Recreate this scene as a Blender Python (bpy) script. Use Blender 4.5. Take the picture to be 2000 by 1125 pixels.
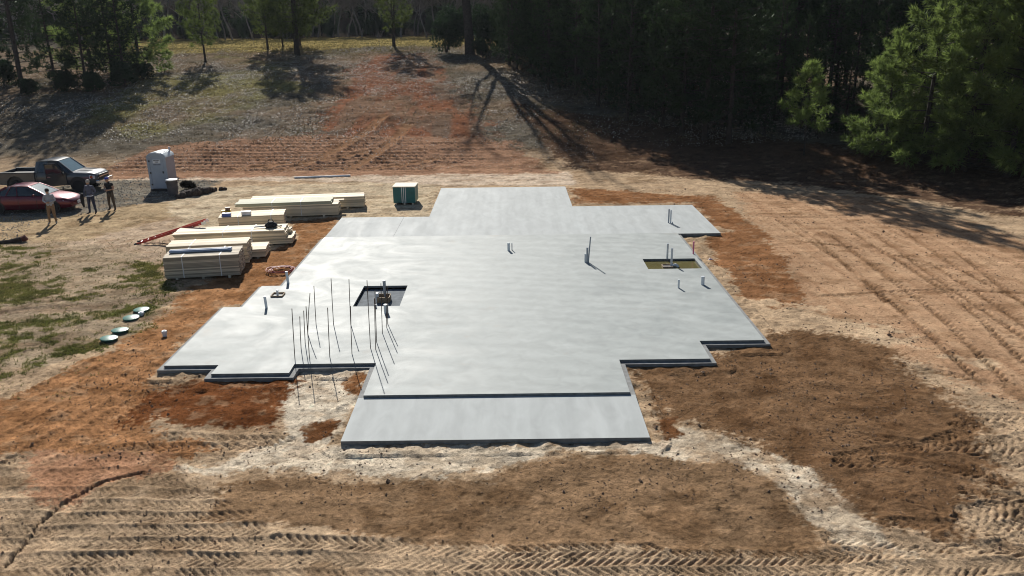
import bpy, bmesh, math, random
import numpy as np
from mathutils import Vector, Matrix
for o in list(bpy.data.objects): bpy.data.objects.remove(o)
SC = bpy.context.scene
COL = SC.collection
R = math.radians
rnd = random.Random(7)

# ------------------------------------------------------------------ camera, sky, sun, exposure
CAM_H = 9.2
cam = bpy.data.cameras.new('camera'); cam.lens = 28.0; cam.sensor_width = 36.0; cam.clip_end = 3000; cam.clip_start = .1
co = bpy.data.objects.new('camera', cam); COL.objects.link(co)
co.matrix_world = Matrix.Translation((0, 0, CAM_H)) @ Matrix.Rotation(R(90 - 18.26), 4, 'X') @ Matrix.Rotation(R(-.72), 4, 'Z')
SC.camera = co
SUN_EL, SUN_AZ = 33.0, -15.0            # azimuth measured from +Y towards +X
W = bpy.data.worlds.new('World'); SC.world = W; W.use_nodes = True
nt = W.node_tree
sky = nt.nodes.new('ShaderNodeTexSky'); sky.sky_type = 'NISHITA'; sky.sun_disc = False
sky.sun_elevation = R(SUN_EL); sky.sun_rotation = R(SUN_AZ); sky.air_density = 1.0; sky.dust_density = .6
nt.links.new(sky.outputs[0], nt.nodes['Background'].inputs[0]); nt.nodes['Background'].inputs[1].default_value = .05
sl = bpy.data.lights.new('sun', 'SUN'); sl.energy = 5.0; sl.angle = R(.53); sl.color = (1, .955, .88)
so = bpy.data.objects.new('sun', sl); COL.objects.link(so)
sd = Vector((math.sin(R(SUN_AZ)) * math.cos(R(SUN_EL)), math.cos(R(SUN_AZ)) * math.cos(R(SUN_EL)), math.sin(R(SUN_EL))))
so.rotation_euler = sd.to_track_quat('Z', 'Y').to_euler(); so.location = (0, 0, 60)
SC.view_settings.view_transform = 'Standard'; SC.view_settings.look = 'None'; SC.view_settings.gamma = 1
SC.view_settings.exposure = .42
SC.view_settings.use_curve_mapping = False
SC.cycles.filter_width = 1.05; SC.cycles.max_bounces = 6; SC.cycles.volume_bounces = 0; SC.cycles.diffuse_bounces = 2; SC.cycles.transparent_max_bounces = 4

# ------------------------------------------------------------------ helpers
def lin(c):
    c = np.asarray(c, float) / 255.
    return np.where(c <= .04045, c / 12.92, ((c + .055) / 1.055) ** 2.4)

def tag(o, label=None, cat=None, group=None, kind=None):
    if label: o['label'] = label
    if cat: o['category'] = cat
    if group: o['group'] = group
    if kind: o['kind'] = kind
    return o

def empty(name, loc=(0, 0, 0), rz=0.0):
    o = bpy.data.objects.new(name, None); COL.objects.link(o); o.empty_display_size = .2
    o.location = loc; o.rotation_euler = (0, 0, rz)
    return o

def link(name, me, parent=None):
    o = bpy.data.objects.new(name, me); COL.objects.link(o)
    if parent: o.parent = parent
    return o

def mat(name, col, rough=.7, metal=0.0, var=.25, scale=4.0, bump=0.0, bscale=40.0, orand=0.0, spec=.5, col2=None, coat=0.0, stretch=None, detail=5.0):
    m = bpy.data.materials.new(name); m.use_nodes = True
    N, L = m.node_tree.nodes, m.node_tree.links
    b = N['Principled BSDF']
    b.inputs['Roughness'].default_value = rough; b.inputs['Metallic'].default_value = metal
    b.inputs['Specular IOR Level'].default_value = spec; b.inputs['Coat Weight'].default_value = coat
    tc = N.new('ShaderNodeTexCoord'); src = tc.outputs['Object']
    if stretch:
        mp = N.new('ShaderNodeMapping'); mp.inputs['Scale'].default_value = stretch; L.new(src, mp.inputs[0]); src = mp.outputs[0]
    n = N.new('ShaderNodeTexNoise'); n.inputs['Scale'].default_value = scale; n.inputs['Detail'].default_value = detail
    L.new(src, n.inputs['Vector'])
    mx = N.new('ShaderNodeMix'); mx.data_type = 'RGBA'
    c = np.array(col[:3]); c2 = np.array(col2[:3]) if col2 else c * (1 + var)
    c1 = c if col2 else c * (1 - var)
    mx.inputs[6].default_value = (*c1, 1); mx.inputs[7].default_value = (*c2, 1)
    cr = N.new('ShaderNodeMapRange'); cr.inputs[1].default_value = .3; cr.inputs[2].default_value = .7
    L.new(n.outputs['Fac'], cr.inputs[0]); L.new(cr.outputs[0], mx.inputs[0])
    out = mx.outputs[2]
    if orand:
        oi = N.new('ShaderNodeObjectInfo'); mr = N.new('ShaderNodeMapRange')
        mr.inputs[3].default_value = 1 - orand; mr.inputs[4].default_value = 1 + orand
        L.new(oi.outputs['Random'], mr.inputs[0])
        vm = N.new('ShaderNodeVectorMath'); vm.operation = 'SCALE'; L.new(out, vm.inputs[0]); L.new(mr.outputs[0], vm.inputs['Scale']); out = vm.outputs[0]
    L.new(out, b.inputs['Base Color'])
    if bump:
        n2 = N.new('ShaderNodeTexNoise'); n2.inputs['Scale'].default_value = bscale; n2.inputs['Detail'].default_value = 6
        L.new(src, n2.inputs['Vector'])
        bp = N.new('ShaderNodeBump'); bp.inputs['Strength'].default_value = 1.0; bp.inputs['Distance'].default_value = bump
        L.new(n2.outputs['Fac'], bp.inputs['Height']); L.new(bp.outputs[0], b.inputs['Normal'])
    return m

def foliage(name, col, trans=.35, orand=.25, var=.4, scale=.8):
    m = bpy.data.materials.new(name); m.use_nodes = True
    N, L = m.node_tree.nodes, m.node_tree.links
    N.remove(N['Principled BSDF'])
    df = N.new('ShaderNodeBsdfDiffuse'); tr = N.new('ShaderNodeBsdfTranslucent'); gl = N.new('ShaderNodeBsdfGlossy'); gl.inputs['Roughness'].default_value = .45
    tc = N.new('ShaderNodeTexCoord'); n = N.new('ShaderNodeTexNoise'); n.inputs['Scale'].default_value = scale; n.inputs['Detail'].default_value = 6
    L.new(tc.outputs['Object'], n.inputs['Vector'])
    c = np.array(col); mx = N.new('ShaderNodeMix'); mx.data_type = 'RGBA'
    mx.inputs[6].default_value = (*(c * (1 - var)), 1); mx.inputs[7].default_value = (*(c * np.array([1 + var * 1.3, 1 + var, 1 + var * .6])), 1)
    cr = N.new('ShaderNodeMapRange'); cr.inputs[1].default_value = .3; cr.inputs[2].default_value = .7
    L.new(n.outputs['Fac'], cr.inputs[0]); L.new(cr.outputs[0], mx.inputs[0])
    oi = N.new('ShaderNodeObjectInfo'); mr = N.new('ShaderNodeMapRange'); mr.inputs[3].default_value = 1 - orand; mr.inputs[4].default_value = 1 + orand
    L.new(oi.outputs['Random'], mr.inputs[0])
    vm = N.new('ShaderNodeVectorMath'); vm.operation = 'SCALE'; L.new(mx.outputs[2], vm.inputs[0]); L.new(mr.outputs[0], vm.inputs['Scale'])
    for s in (df, tr): L.new(vm.outputs[0], s.inputs['Color'])
    gl.inputs['Color'].default_value = (.5, .55, .5, 1)
    m1 = N.new('ShaderNodeMixShader'); m1.inputs[0].default_value = trans; L.new(df.outputs[0], m1.inputs[1]); L.new(tr.outputs[0], m1.inputs[2])
    m2 = N.new('ShaderNodeMixShader'); m2.inputs[0].default_value = .04; L.new(m1.outputs[0], m2.inputs[1]); L.new(gl.outputs[0], m2.inputs[2])
    L.new(m2.outputs[0], N['Material Output'].inputs[0])
    return m

class MB:
    def __init__(s): s.v = []; s.f = []; s.m = []
    def add(s, vs, fs, mi=0, M=None):
        b = len(s.v)
        s.v += [tuple(M @ Vector(v)) if M else tuple(v) for v in vs]
        s.f += [tuple(b + i for i in f) for f in fs]; s.m += [mi] * len(fs)
        return s
    def box(s, c, d, rz=0.0, mi=0, M=None):
        x, y, z = d[0] / 2, d[1] / 2, d[2] / 2; cz, sn = math.cos(rz), math.sin(rz)
        vs = [(c[0] + a * x * cz - b * y * sn, c[1] + a * x * sn + b * y * cz, c[2] + e * z) for e in (-1, 1) for a, b in ((-1, -1), (1, -1), (1, 1), (-1, 1))]
        return s.add(vs, [(3, 2, 1, 0), (4, 5, 6, 7), (0, 1, 5, 4), (1, 2, 6, 5), (2, 3, 7, 6), (3, 0, 4, 7)], mi, M)
    def path(s, pts, rad, n=8, mi=0, caps=True, closed=False):
        pts = [Vector(p) for p in pts]
        if not hasattr(rad, '__len__'): rad = [rad] * len(pts)
        b = len(s.v); k = len(pts)
        for i, p in enumerate(pts):
            if closed: t = (pts[(i + 1) % k] - pts[i - 1]).normalized()
            else: t = (pts[min(i + 1, k - 1)] - pts[max(i - 1, 0)]).normalized()
            u = t.cross(Vector((0, 0, 1)) if abs(t.z) < .95 else Vector((1, 0, 0))).normalized(); w = t.cross(u)
            for j in range(n):
                a = 2 * math.pi * j / n
                s.v.append(tuple(p + (u * math.cos(a) + w * math.sin(a)) * rad[i]))
        for i in range(k if closed else k - 1):
            i2 = (i + 1) % k
            for j in range(n):
                s.f.append((b + i * n + j, b + i * n + (j + 1) % n, b + i2 * n + (j + 1) % n, b + i2 * n + j)); s.m.append(mi)
        if caps and not closed:
            s.f.append(tuple(b + j for j in range(n))[::-1]); s.f.append(tuple(b + (k - 1) * n + j for j in range(n))); s.m += [mi, mi]
        return s
    def tube(s, a, b, r0, r1=None, n=8, mi=0): return s.path([a, b], [r0, r0 if r1 is None else r1], n, mi)
    def lathe(s, prof, n=16, M=None, mi=0):
        b = []; fs = []
        for r, z in prof:
            for j in range(n):
                a = 2 * math.pi * j / n; b.append((r * math.cos(a), r * math.sin(a), z))
        for i in range(len(prof) - 1):
            for j in range(n): fs.append((i * n + j, i * n + (j + 1) % n, (i + 1) * n + (j + 1) % n, (i + 1) * n + j))
        fs.append(tuple(range(n))[::-1]); fs.append(tuple((len(prof) - 1) * n + j for j in range(n)))
        return s.add(b, fs, mi, M)
    def prism(s, poly, a, b, axis='y', mi=0, M=None):
        n = len(poly)
        if axis == 'y': f = lambda p, t: (p[0], t, p[1])
        elif axis == 'z': f = lambda p, t: (p[0], p[1], t)
        else: f = lambda p, t: (t, p[0], p[1])
        vs = [f(p, a) for p in poly] + [f(p, b) for p in poly]
        fs = [tuple(range(n))[::-1], tuple(range(n, 2 * n))] + [(i, (i + 1) % n, n + (i + 1) % n, n + i) for i in range(n)]
        return s.add(vs, fs, mi, M)
    def loft(s, rings, mi=0, M=None):
        n = len(rings[0]); vs = [p for r in rings for p in r]; fs = []
        for i in range(len(rings) - 1):
            for j in range(n): fs.append((i * n + j, i * n + (j + 1) % n, (i + 1) * n + (j + 1) % n, (i + 1) * n + j))
        fs.append(tuple(range(n))[::-1]); fs.append(tuple((len(rings) - 1) * n + j for j in range(n)))
        return s.add(vs, fs, mi, M)
    def mesh(s, name, mats, smooth=False, recalc=True):
        me = bpy.data.meshes.new(name); me.from_pydata(s.v, [], s.f)
        for m in (mats if isinstance(mats, (list, tuple)) else [mats]): me.materials.append(m)
        me.polygons.foreach_set('material_index', s.m)
        if recalc:
            bm = bmesh.new(); bm.from_mesh(me); bmesh.ops.recalc_face_normals(bm, faces=bm.faces); bm.to_mesh(me); bm.free()
        if smooth:
            me.polygons.foreach_set('use_smooth', [True] * len(me.polygons))
            if smooth != 'all': me.set_sharp_from_angle(angle=R(35))
        me.update(); return me
    def build(s, name, mats, parent=None, smooth=False, bevel=0.0):
        o = link(name, s.mesh(name, mats, smooth), parent)
        if bevel:
            b = o.modifiers.new('bevel', 'BEVEL'); b.width = bevel; b.segments = 2; b.limit_method = 'ANGLE'; b.angle_limit = R(40)
        return o

def raw_mesh(name, V, F, mats, smooth=False):
    """V (n,3) float array, F (m,k) int array"""
    me = bpy.data.meshes.new(name); k = F.shape[1]
    me.vertices.add(len(V)); me.vertices.foreach_set('co', V.astype(np.float32).ravel())
    me.loops.add(F.size); me.loops.foreach_set('vertex_index', F.astype(np.int32).ravel())
    me.polygons.add(len(F)); me.polygons.foreach_set('loop_start', np.arange(0, F.size, k, dtype=np.int32))
    me.polygons.foreach_set('use_smooth', np.full(len(F), bool(smooth)))
    for m in (mats if isinstance(mats, (list, tuple)) else [mats]): me.materials.append(m)
    me.update(calc_edges=True); me.validate(); return me

# numpy value noise
def _h(ix, iy, seed):
    n = (ix * 374761393 + iy * 668265263 + seed * 144269504) & 0xffffffff
    n = ((n ^ (n >> 13)) * 1274126177) & 0xffffffff
    return ((n ^ (n >> 16)) & 0xffff) / 65535.
def vnoise(x, y, seed=0):
    xf = np.floor(x); yf = np.floor(y); ix = xf.astype(np.int64); iy = yf.astype(np.int64); u = x - xf; v = y - yf
    u = u * u * (3 - 2 * u); v = v * v * (3 - 2 * v)
    a = _h(ix, iy, seed); b = _h(ix + 1, iy, seed); c = _h(ix, iy + 1, seed); d = _h(ix + 1, iy + 1, seed)
    return (a + (b - a) * u) * (1 - v) + (c + (d - c) * u) * v
def fbm(x, y, s, octv=4, seed=0):
    t = 0; a = .5; n = 0
    for i in range(octv):
        t = t + a * vnoise(x / s + 17.3 * i, y / s - 9.1 * i, seed + i * 31); n += a; a *= .5; s *= .5
    return t / n
def sstep(a, b, x):
    t = np.clip((x - a) / (b - a), 0, 1); return t * t * (3 - 2 * t)
def poly_sd(X, Y, poly):
    """signed distance, positive inside"""
    d = np.full(X.shape, 1e9); ins = np.zeros(X.shape, bool); n = len(poly)
    for i in range(n):
        ax, ay = poly[i]; bx, by = poly[(i + 1) % n]; ex, ey = bx - ax, by - ay; L = ex * ex + ey * ey + 1e-9
        t = np.clip(((X - ax) * ex + (Y - ay) * ey) / L, 0, 1)
        d = np.minimum(d, np.hypot(X - ax - t * ex, Y - ay - t * ey))
        c = ((ay > Y) != (by > Y)) & (X < (bx - ax) * (Y - ay) / ((by - ay) if by != ay else 1e-9) + ax); ins ^= c
    return np.where(ins, d, -d)

# ------------------------------------------------------------------ terrain
TX = [-200, -60, -34, 3, 9, 16, 24, 32, 45, 120]; TY = [56, 55, 53.5, 53.5, 52.3, 49.3, 44.5, 39, 31, 5]
def terr(X, Y):
    d = np.maximum((Y - np.interp(X, TX, TY)) * np.interp(X, [3, 16, 40], [1, .88, .8]), 0)
    return np.interp(d, [0, 1.5, 4, 27, 44, 52, 62, 85, 105, 220, 400], [0, .12, .45, 3.85, 6.0, 6.85, 7.3, 7.6, 8.3, 36, 52])
def gz(x, y):
    return float(terr(np.array([float(x)]), np.array([float(y)]))[0])
ZONES = [
    ('right_field', (202, 164, 130), 1.2, 1.2, [(12.94, 44.88), (19.76, 43.04), (22.39, 33.59), (22.21, 24.95), (14.48, 15.27), (12.66, 17.75), (12.05, 18.94), (10.75, 22.17), (10.06, 25.4), (10.86, 32.47)]),
    ('right_red', (158, 114, 80), 0.5, 1.0, [(3.56, 46.54), (11.51, 43.82), (11.76, 36.97), (10.8, 28.53), (10.25, 25.92), (8.35, 25.47), (8.02, 26.84), (8.52, 31.79), (8.74, 34.99), (9.82, 35.87), (9.72, 42.17), (3.37, 42.16)]),
    ('right_pale_mix', (220, 190, 156), 0.4, 1.6, [(7.87, 26.29), (10.25, 25.92), (11.94, 23.41), (13.85, 19.69), (13.55, 19.21), (11.89, 21.35), (10.0, 22.61), (7.81, 23.11)]),
    ('right_brown', (134, 104, 77), 0.7, 1.0, [(6.03, 21.73), (7.9, 22.89), (9.86, 23.04), (11.13, 21.0), (11.16, 17.8), (10.49, 14.94), (8.0, 12.5), (6.94, 13.33), (6.49, 14.83), (5.45, 16.11), (3.54, 17.2), (3.38, 20.7)]),
    ('front_brown', (154, 125, 96), 0.35, 0.6, [(-6.34, 15.03), (-3.31, 14.75), (-0.49, 15.09), (0.87, 15.75), (4.91, 15.43), (5.68, 14.35), (5.85, 12.09), (4.59, 12.19), (2.79, 12.53), (-2.95, 12.72), (-5.82, 13.52)]),
    ('left_red', (184, 136, 96), 0.6, 1.0, [(-13.96, 15.95), (-13.97, 18.48), (-12.32, 22.13), (-12.05, 25.97), (-11.91, 31.2), (-10.24, 35.19), (-9.35, 39.72), (-8.7, 39.57), (-8.67, 28.39), (-10.1, 25.84), (-10.04, 20.58), (-8.11, 16.99), (-6.92, 16.71), (-8.11, 15.81), (-11.61, 15.9)]),
    ('pale_strip', (240, 222, 196), 0.25, 0.5, [(-8.67, 15.29), (-6.67, 16.0), (-5.41, 16.92), (-6.24, 18.56), (-6.05, 20.74), (-3.89, 20.81), (-4.09, 16.45), (3.21, 16.17), (3.95, 16.8), (5.54, 16.02), (6.2, 15.25), (6.91, 13.5), (7.35, 12.14), (6.28, 12.01), (5.92, 13.27), (5.64, 14.55), (4.84, 15.56), (1.11, 15.86), (-0.5, 15.2), (-4.01, 14.97), (-5.89, 15.37)]),
    ('notch_white', (238, 222, 198), 0.2, 0.6, [(-5.41, 16.92), (-6.17, 18.56), (-5.95, 20.63), (-4.05, 20.68), (-4.06, 18.21), (-4.86, 16.66)]),
    ('left_dark_red', (128, 82, 52), 0.6, 1.2, [(-9.48, 20.05), (-8.57, 20.26), (-5.99, 20.18), (-6.17, 18.56), (-6.01, 17.32), (-7.13, 16.96), (-9.65, 17.95), (-10.05, 19.11)]),
    ('notch_red_a', (146, 102, 68), 0.2, 0.4, [(-5.08, 19.92), (-4.5, 20.58), (-4.05, 20.06), (-4.2, 18.95), (-4.8, 19.27)]),
    ('notch_red_b', (122, 84, 56), 0.2, 0.4, [(-5.16, 17.42), (-4.5, 17.81), (-4.19, 17.66), (-4.22, 16.77), (-4.86, 16.66)]),
    ('porch_red', (122, 84, 56), 0.15, 0.4, [(3.36, 17.2), (3.95, 17.39), (3.8, 16.32), (3.25, 16.26)]),
    ('pink_clay', (206, 158, 124), 0.5, 0.5, [(-11.17, 16.34), (-7.94, 16.26), (-7.62, 15.47), (-8.9, 15.09), (-9.48, 14.32), (-10.02, 14.14), (-10.66, 15.44)]),
    ('yard_tan', (220, 200, 170), 0.8, 1.0, [(-20.35, 40.91), (-19.36, 44.45), (-17.19, 48.37), (-11.07, 49.13), (-7.68, 49.93), (-4.6, 48.03), (-4.06, 39.55), (-8.89, 39.36), (-10.01, 34.29), (-11.91, 31.2), (-14.66, 32.85), (-17.4, 39.6)]),
    ('yard_orange', (172, 126, 88), 0.5, 0.8, [(-11.32, 39.27), (-8.69, 39.69), (-8.68, 32.57), (-8.83, 28.39), (-9.99, 27.84), (-10.62, 30.43), (-10.22, 32.64), (-9.89, 35.63)]),
    ('pale_sand', (208, 184, 158), 0.7, 1.2, [(-20.54, 34.79), (-20.07, 38.12), (-17.6, 40.76), (-14.66, 33.66), (-14.46, 31.31), (-17.52, 30.73)]),
    ('gravel', (146, 139, 126), 0.6, 0.8, [(-36.78, 47.25), (-29.42, 48.35), (-23.91, 52.31), (-18.61, 50.67), (-18.38, 47.33), (-19.36, 44.45), (-21.51, 42.83), (-24.01, 38.85), (-22.47, 35.33), (-26.68, 33.4)]),
    ('park_tan', (196, 172, 138), 0.6, 0.8, [(-33.12, 42.23), (-23.89, 40.52), (-21.94, 41.97), (-20.95, 43.45), (-19.19, 44.02), (-17.63, 40.18), (-20.06, 35.67), (-22.47, 35.33), (-28.64, 36.09)]),
    ('road_pale', (230, 208, 184), 0.5, 0.8, [(-29.85, 51.44), (-23.81, 52.88), (-13.57, 52.92), (0.1, 52.72), (4.13, 52.04), (3.78, 47.48), (-4.29, 48.01), (-9.52, 49.36), (-19.62, 50.74), (-24.7, 51.09)]),
    ('left_pale', (184, 164, 138), .5, 1.5, [(-27.5, 35.0), (-21.0, 35.4), (-17.5, 34), (-14.4, 31.5), (-13.0, 28.3), (-12.2, 26.6), (-12.2, 24.2), (-13.4, 21.6), (-14.8, 19.9), (-18, 18.5), (-24, 24)]),
    ('grass_a', (108, 108, 62), 0.5, 1.6, [(-27.3, 34.25), (-21.01, 34.82), (-18.36, 30.76), (-14.93, 31.93), (-13.0, 28.56), (-13.0, 27.37), (-15.49, 26.79), (-21.72, 26.59)]),
    ('grass_b', (100, 108, 54), 0.5, 1.4, [(-20.22, 24.53), (-16.17, 25.11), (-15.1, 26.03), (-12.2, 26.78), (-11.93, 24.24), (-13.2, 21.77), (-14.51, 20.2), (-16.75, 19.78)]),
    ('dirt_lane', (160, 140, 118), 0.4, 0.7, [(-21.52, 26.32), (-15.49, 26.79), (-13.0, 27.37), (-12.27, 27.63), (-12.16, 26.67), (-15.1, 26.03), (-20.57, 25.02)]),
    ('hill_red', (156, 106, 80), 2.5, 4.0, [(-12.88, 52.9), (-15.2, 60.0), (-15.94, 73.45), (-17.37, 92.15), (-16.54, 99.6), (-9.42, 99.0), (-5.06, 76.8), (-1.88, 64.3), (0.43, 51.95)]),
    ('hill_track', (176, 138, 112), 1.0, 1.5, [(-28.14, 51.35), (-26.9, 60.5), (-15.92, 63.2), (0.14, 60.65), (3.11, 51.75)]),
    ('hill_green', (144, 138, 88), 2, 4, [(-36.97, 69.25), (-38.42, 89.15), (-34.97, 98.7), (-25.35, 94.35), (-17.33, 73.5), (-21.34, 65.2), (-27.74, 62.6)]),
    ('plateau', (176, 158, 104), 2, 2, [(-45.97, 100.15), (-37.18, 101.55), (-25.1, 103.45), (-9.33, 105.25), (7.35, 112.8), (8.73, 134.0), (-15.56, 165.25), (-113.81, 234.5)]),
    ('bank_brown', (108, 86, 70), 1.5, 2, [(3.54, 53.3), (9.8, 50.0), (15.62, 47.85), (20.17, 44.0), (25.01, 37.85), (30.07, 46.25), (21.59, 55.9), (8.62, 66.7), (0.21, 72.6)]),
]
TRACKS = [
    [(13.76, 37.5), (13.12, 28.05), (12.87, 23.33), (12.41, 19.35)] ,
    [(14.46, 35.5), (14.14, 26.62), (13.72, 22.79), (13.14, 19.33)] ,
    [(15.66, 36.2), (15.58, 31.14), (15.42, 25.71), (14.42, 20.62)] ,
    [(16.55, 35.03), (15.78, 27.46), (15.48, 21.76)] ,
    [(16.66, 30.52), (16.5, 27.43), (16.07, 22.71)] ,
    [(18.52, 31.91), (17.17, 24.45)] ,
    [(18.04, 35.69), (17.28, 28.87), (17.41, 24.83)] ,
    [(13.03, 37.96), (13.32, 30.38), (12.86, 25.81)] ,
    [(12.0, 34.19), (15.1, 32.7), (16.94, 29.67)] ,
    [(11.06, 26.52), (14.9, 27.15), (18.43, 26.45)] ,
    [(10.47, 20.88), (11.39, 20.09), (12.62, 19.34)] ,
    [(8.08, 13.83), (8.54, 12.96), (9.78, 12.46)] ,
    [(9.3, 14.18), (9.66, 13.71), (10.49, 13.25)] ,
    [(10.49, 17.01), (11.45, 17.19), (12.34, 16.46)] ,
    [(10.41, 15.58), (11.58, 16.01), (12.65, 16.21)] ,
    [(9.74, 15.38), (10.34, 14.15), (11.0, 13.42)] ,
    [(7.46, 13.15), (8.0, 12.5), (9.5, 12.02)] ,
    [(8.81, 13.46), (9.13, 12.63), (9.78, 12.16)] ,
    [(-12.55, 15.92), (-11.57, 18.42), (-10.93, 22.48)] ,
    [(-12.93, 16.86), (-12.33, 19.33), (-11.54, 22.1)] ,
    [(-11.38, 15.89), (-10.51, 18.39), (-10.05, 20.75)] ,
    [(-10.45, 16.32), (-9.97, 18.09), (-9.7, 19.57)] ,
    [(-10.83, 24.21), (-10.76, 27.87), (-10.0, 31.12)] ,
    [(-13.6, 17.92), (-12.98, 19.51), (-12.13, 21.73)] ,
    [(-8.24, 16.99), (-6.69, 16.75), (-5.33, 16.62)] ,
    [(-9.0, 16.52), (-7.14, 16.34), (-5.52, 16.44)] ,
    [(-18.02, 26.45), (-15.69, 27.19), (-12.8, 28.25)] ,
    [(-17.63, 25.81), (-15.35, 26.52), (-12.32, 27.52)] ,
    [(-18.88, 34.72), (-16.45, 32.93), (-14.03, 31.29)] ,
    [(-15.21, 21.83), (-14.51, 22.2), (-14.05, 24.32)] ,
]
SOIL_K = 1.5      # ratio between sunlit appearance and base colour
TRACK_ROWS = []
for i, y0 in enumerate([11.25, 11.75, 12.2]):
    TRACK_ROWS.append(([(-16, y0 + .15), (-4, y0), (3, y0 - .1), (9, y0 + .05), (14, y0 + .5)], .46, .17, .042))
for i, y0 in enumerate([12.7, 13.15, 13.6, 14.05, 14.5, 14.95]):
    TRACK_ROWS.append(([(-16, y0 + .25), (-9.5, y0 + .1), (-4.6 - .45 * i, y0 - .05)], .42, .16, .04))
TRACK_ROWS.append(([(-4.5, 12.75), (-1, 12.5), (2.5, 12.35)], .42, .18, .045))
TRACK_ROWS.append(([(6.0, 12.7), (8.6, 12.2), (12, 12.6)], .46, .17, .045))
for i, y0 in enumerate([15.3, 15.85, 16.4]):
    TRACK_ROWS.append(([(-15, y0 + .2), (-10, y0), (-7 + .4 * i, y0 - .05)], .45, .2, .022))
for i in range(11):
    y0 = 53.9 + i * .78
    x0 = -31 + 1.1 * i + rnd.uniform(0, 3); x1 = -1 + rnd.uniform(-6, 4) - (i > 6) * 4
    TRACK_ROWS.append(([(x0, y0 + .4), (x0 * .5 + x1 * .5, y0), (x1, y0 - .2)], .66, .46, .13))
for i in range(7):
    TRACK_ROWS.append(([(12.2 + .1 * i, 42.4 - .62 * i), (14.5, 41.9 - .6 * i), (16.5 + .1 * i, 41.4 - .55 * i)], .34, .3, .035))
for k in range(9):                                           # tracked bank in front of the wood
    TRACK_ROWS.append(([(6 + k, 53.5 + .3 * k), (15 + .3 * k, 49.8 + .9 * k), (21.5 + .2 * k, 45.5 + .75 * k), (27 + .1 * k, 40.6 + .8 * k)], .6, .5, .07))
for t in TRACKS:
    TRACK_ROWS.append((t, .26, .27, .06) if t[0][0] > 10 and t[0][1] > 17 else (t, .40, .24, .055))
for i in range(9):                                            # diagonal passes up the red slope left of the slab
    x = -13.9 + .52 * i; TRACK_ROWS.append(([(x - .35, 16.9 - .1 * i), (x + .35, 18.9), (x + 1.3, 22.2 - .25 * i)], .42, .2, .035))
for i in range(12):                                           # turning passes in the lower right corner
    a = rnd.uniform(-.9, .5); x, y = rnd.uniform(8.4, 12.5), rnd.uniform(12.6, 18.5); l = rnd.uniform(1.2, 2.4); b = a + rnd.uniform(-.5, .5)
    TRACK_ROWS.append(([(x - l * math.cos(a), y - l * math.sin(a)), (x, y), (x + l * math.cos(b), y + l * math.sin(b))], .40, .22, .05))
SWEEPS = [([(-15.5, 53.6), (-13.6, 56.5), (-11.5, 62.5), (-10.6, 68)], .5), ([(-11.3, 53.4), (-10.2, 56), (-8.8, 61), (-8.2, 66)], .5), ([(-19, 54), (-16.5, 55.4), (-13.2, 56.2), (-10.2, 58.5)], .4), ([(-9.6, 54), (-7.2, 55.1), (-5.2, 56.3)], .4)]
CRACK = [(-8.1, 15.33), (-8.44, 15.28), (-8.85, 15.08), (-9.04, 14.69), (-9.28, 14.13), (-9.4, 13.51), (-9.28, 12.77), (-9.3, 12.2)]

def along(X, Y, pts):
    """distance to a polyline, arc length and signed offset, vectorised"""
    D = np.full(X.shape, 1e9); S = np.zeros(X.shape); T = np.zeros(X.shape); s0 = 0
    for (ax, ay), (bx, by) in zip(pts[:-1], pts[1:]):
        ex, ey = bx - ax, by - ay; L = math.hypot(ex, ey); ux, uy = ex / L, ey / L
        p = (X - ax) * ux + (Y - ay) * uy; q = -(X - ax) * uy + (Y - ay) * ux; pc = np.clip(p, 0, L)
        d = np.hypot(p - pc, q); m = d < D
        D = np.where(m, d, D); S = np.where(m, s0 + p, S); T = np.where(m, q, T); s0 += L
    return D, S, T
def smooth_pts(pts, n=3):
    pts = [tuple(p) for p in pts]
    for _ in range(n):
        q = [pts[0]]
        for a, b in zip(pts[:-1], pts[1:]): q += [(a[0] * .75 + b[0] * .25, a[1] * .75 + b[1] * .25), (a[0] * .25 + b[0] * .75, a[1] * .25 + b[1] * .75)]
        pts = q + [pts[-1]]
    return pts
SLAB_FOOT = [(-9.9, 20.6), (-8.4, 20.6), (-8.4, 20), (-6.1, 20), (-6.1, 20.6), (-3.9, 20.6), (-3.9, 16.45), (3.05, 16.45), (3.05, 20.6), (5.65, 20.6), (5.65, 21.95), (7.6, 21.95), (7.6, 34.95), (9.4, 35.05), (9.4, 40.8), (3.15, 40.8), (3.15, 46.2), (-4.05, 46.2), (-4.05, 38.9), (-8.5, 38.9), (-8.5, 28), (-9.3, 28), (-9.3, 25.6), (-9.9, 25.6)]

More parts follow.
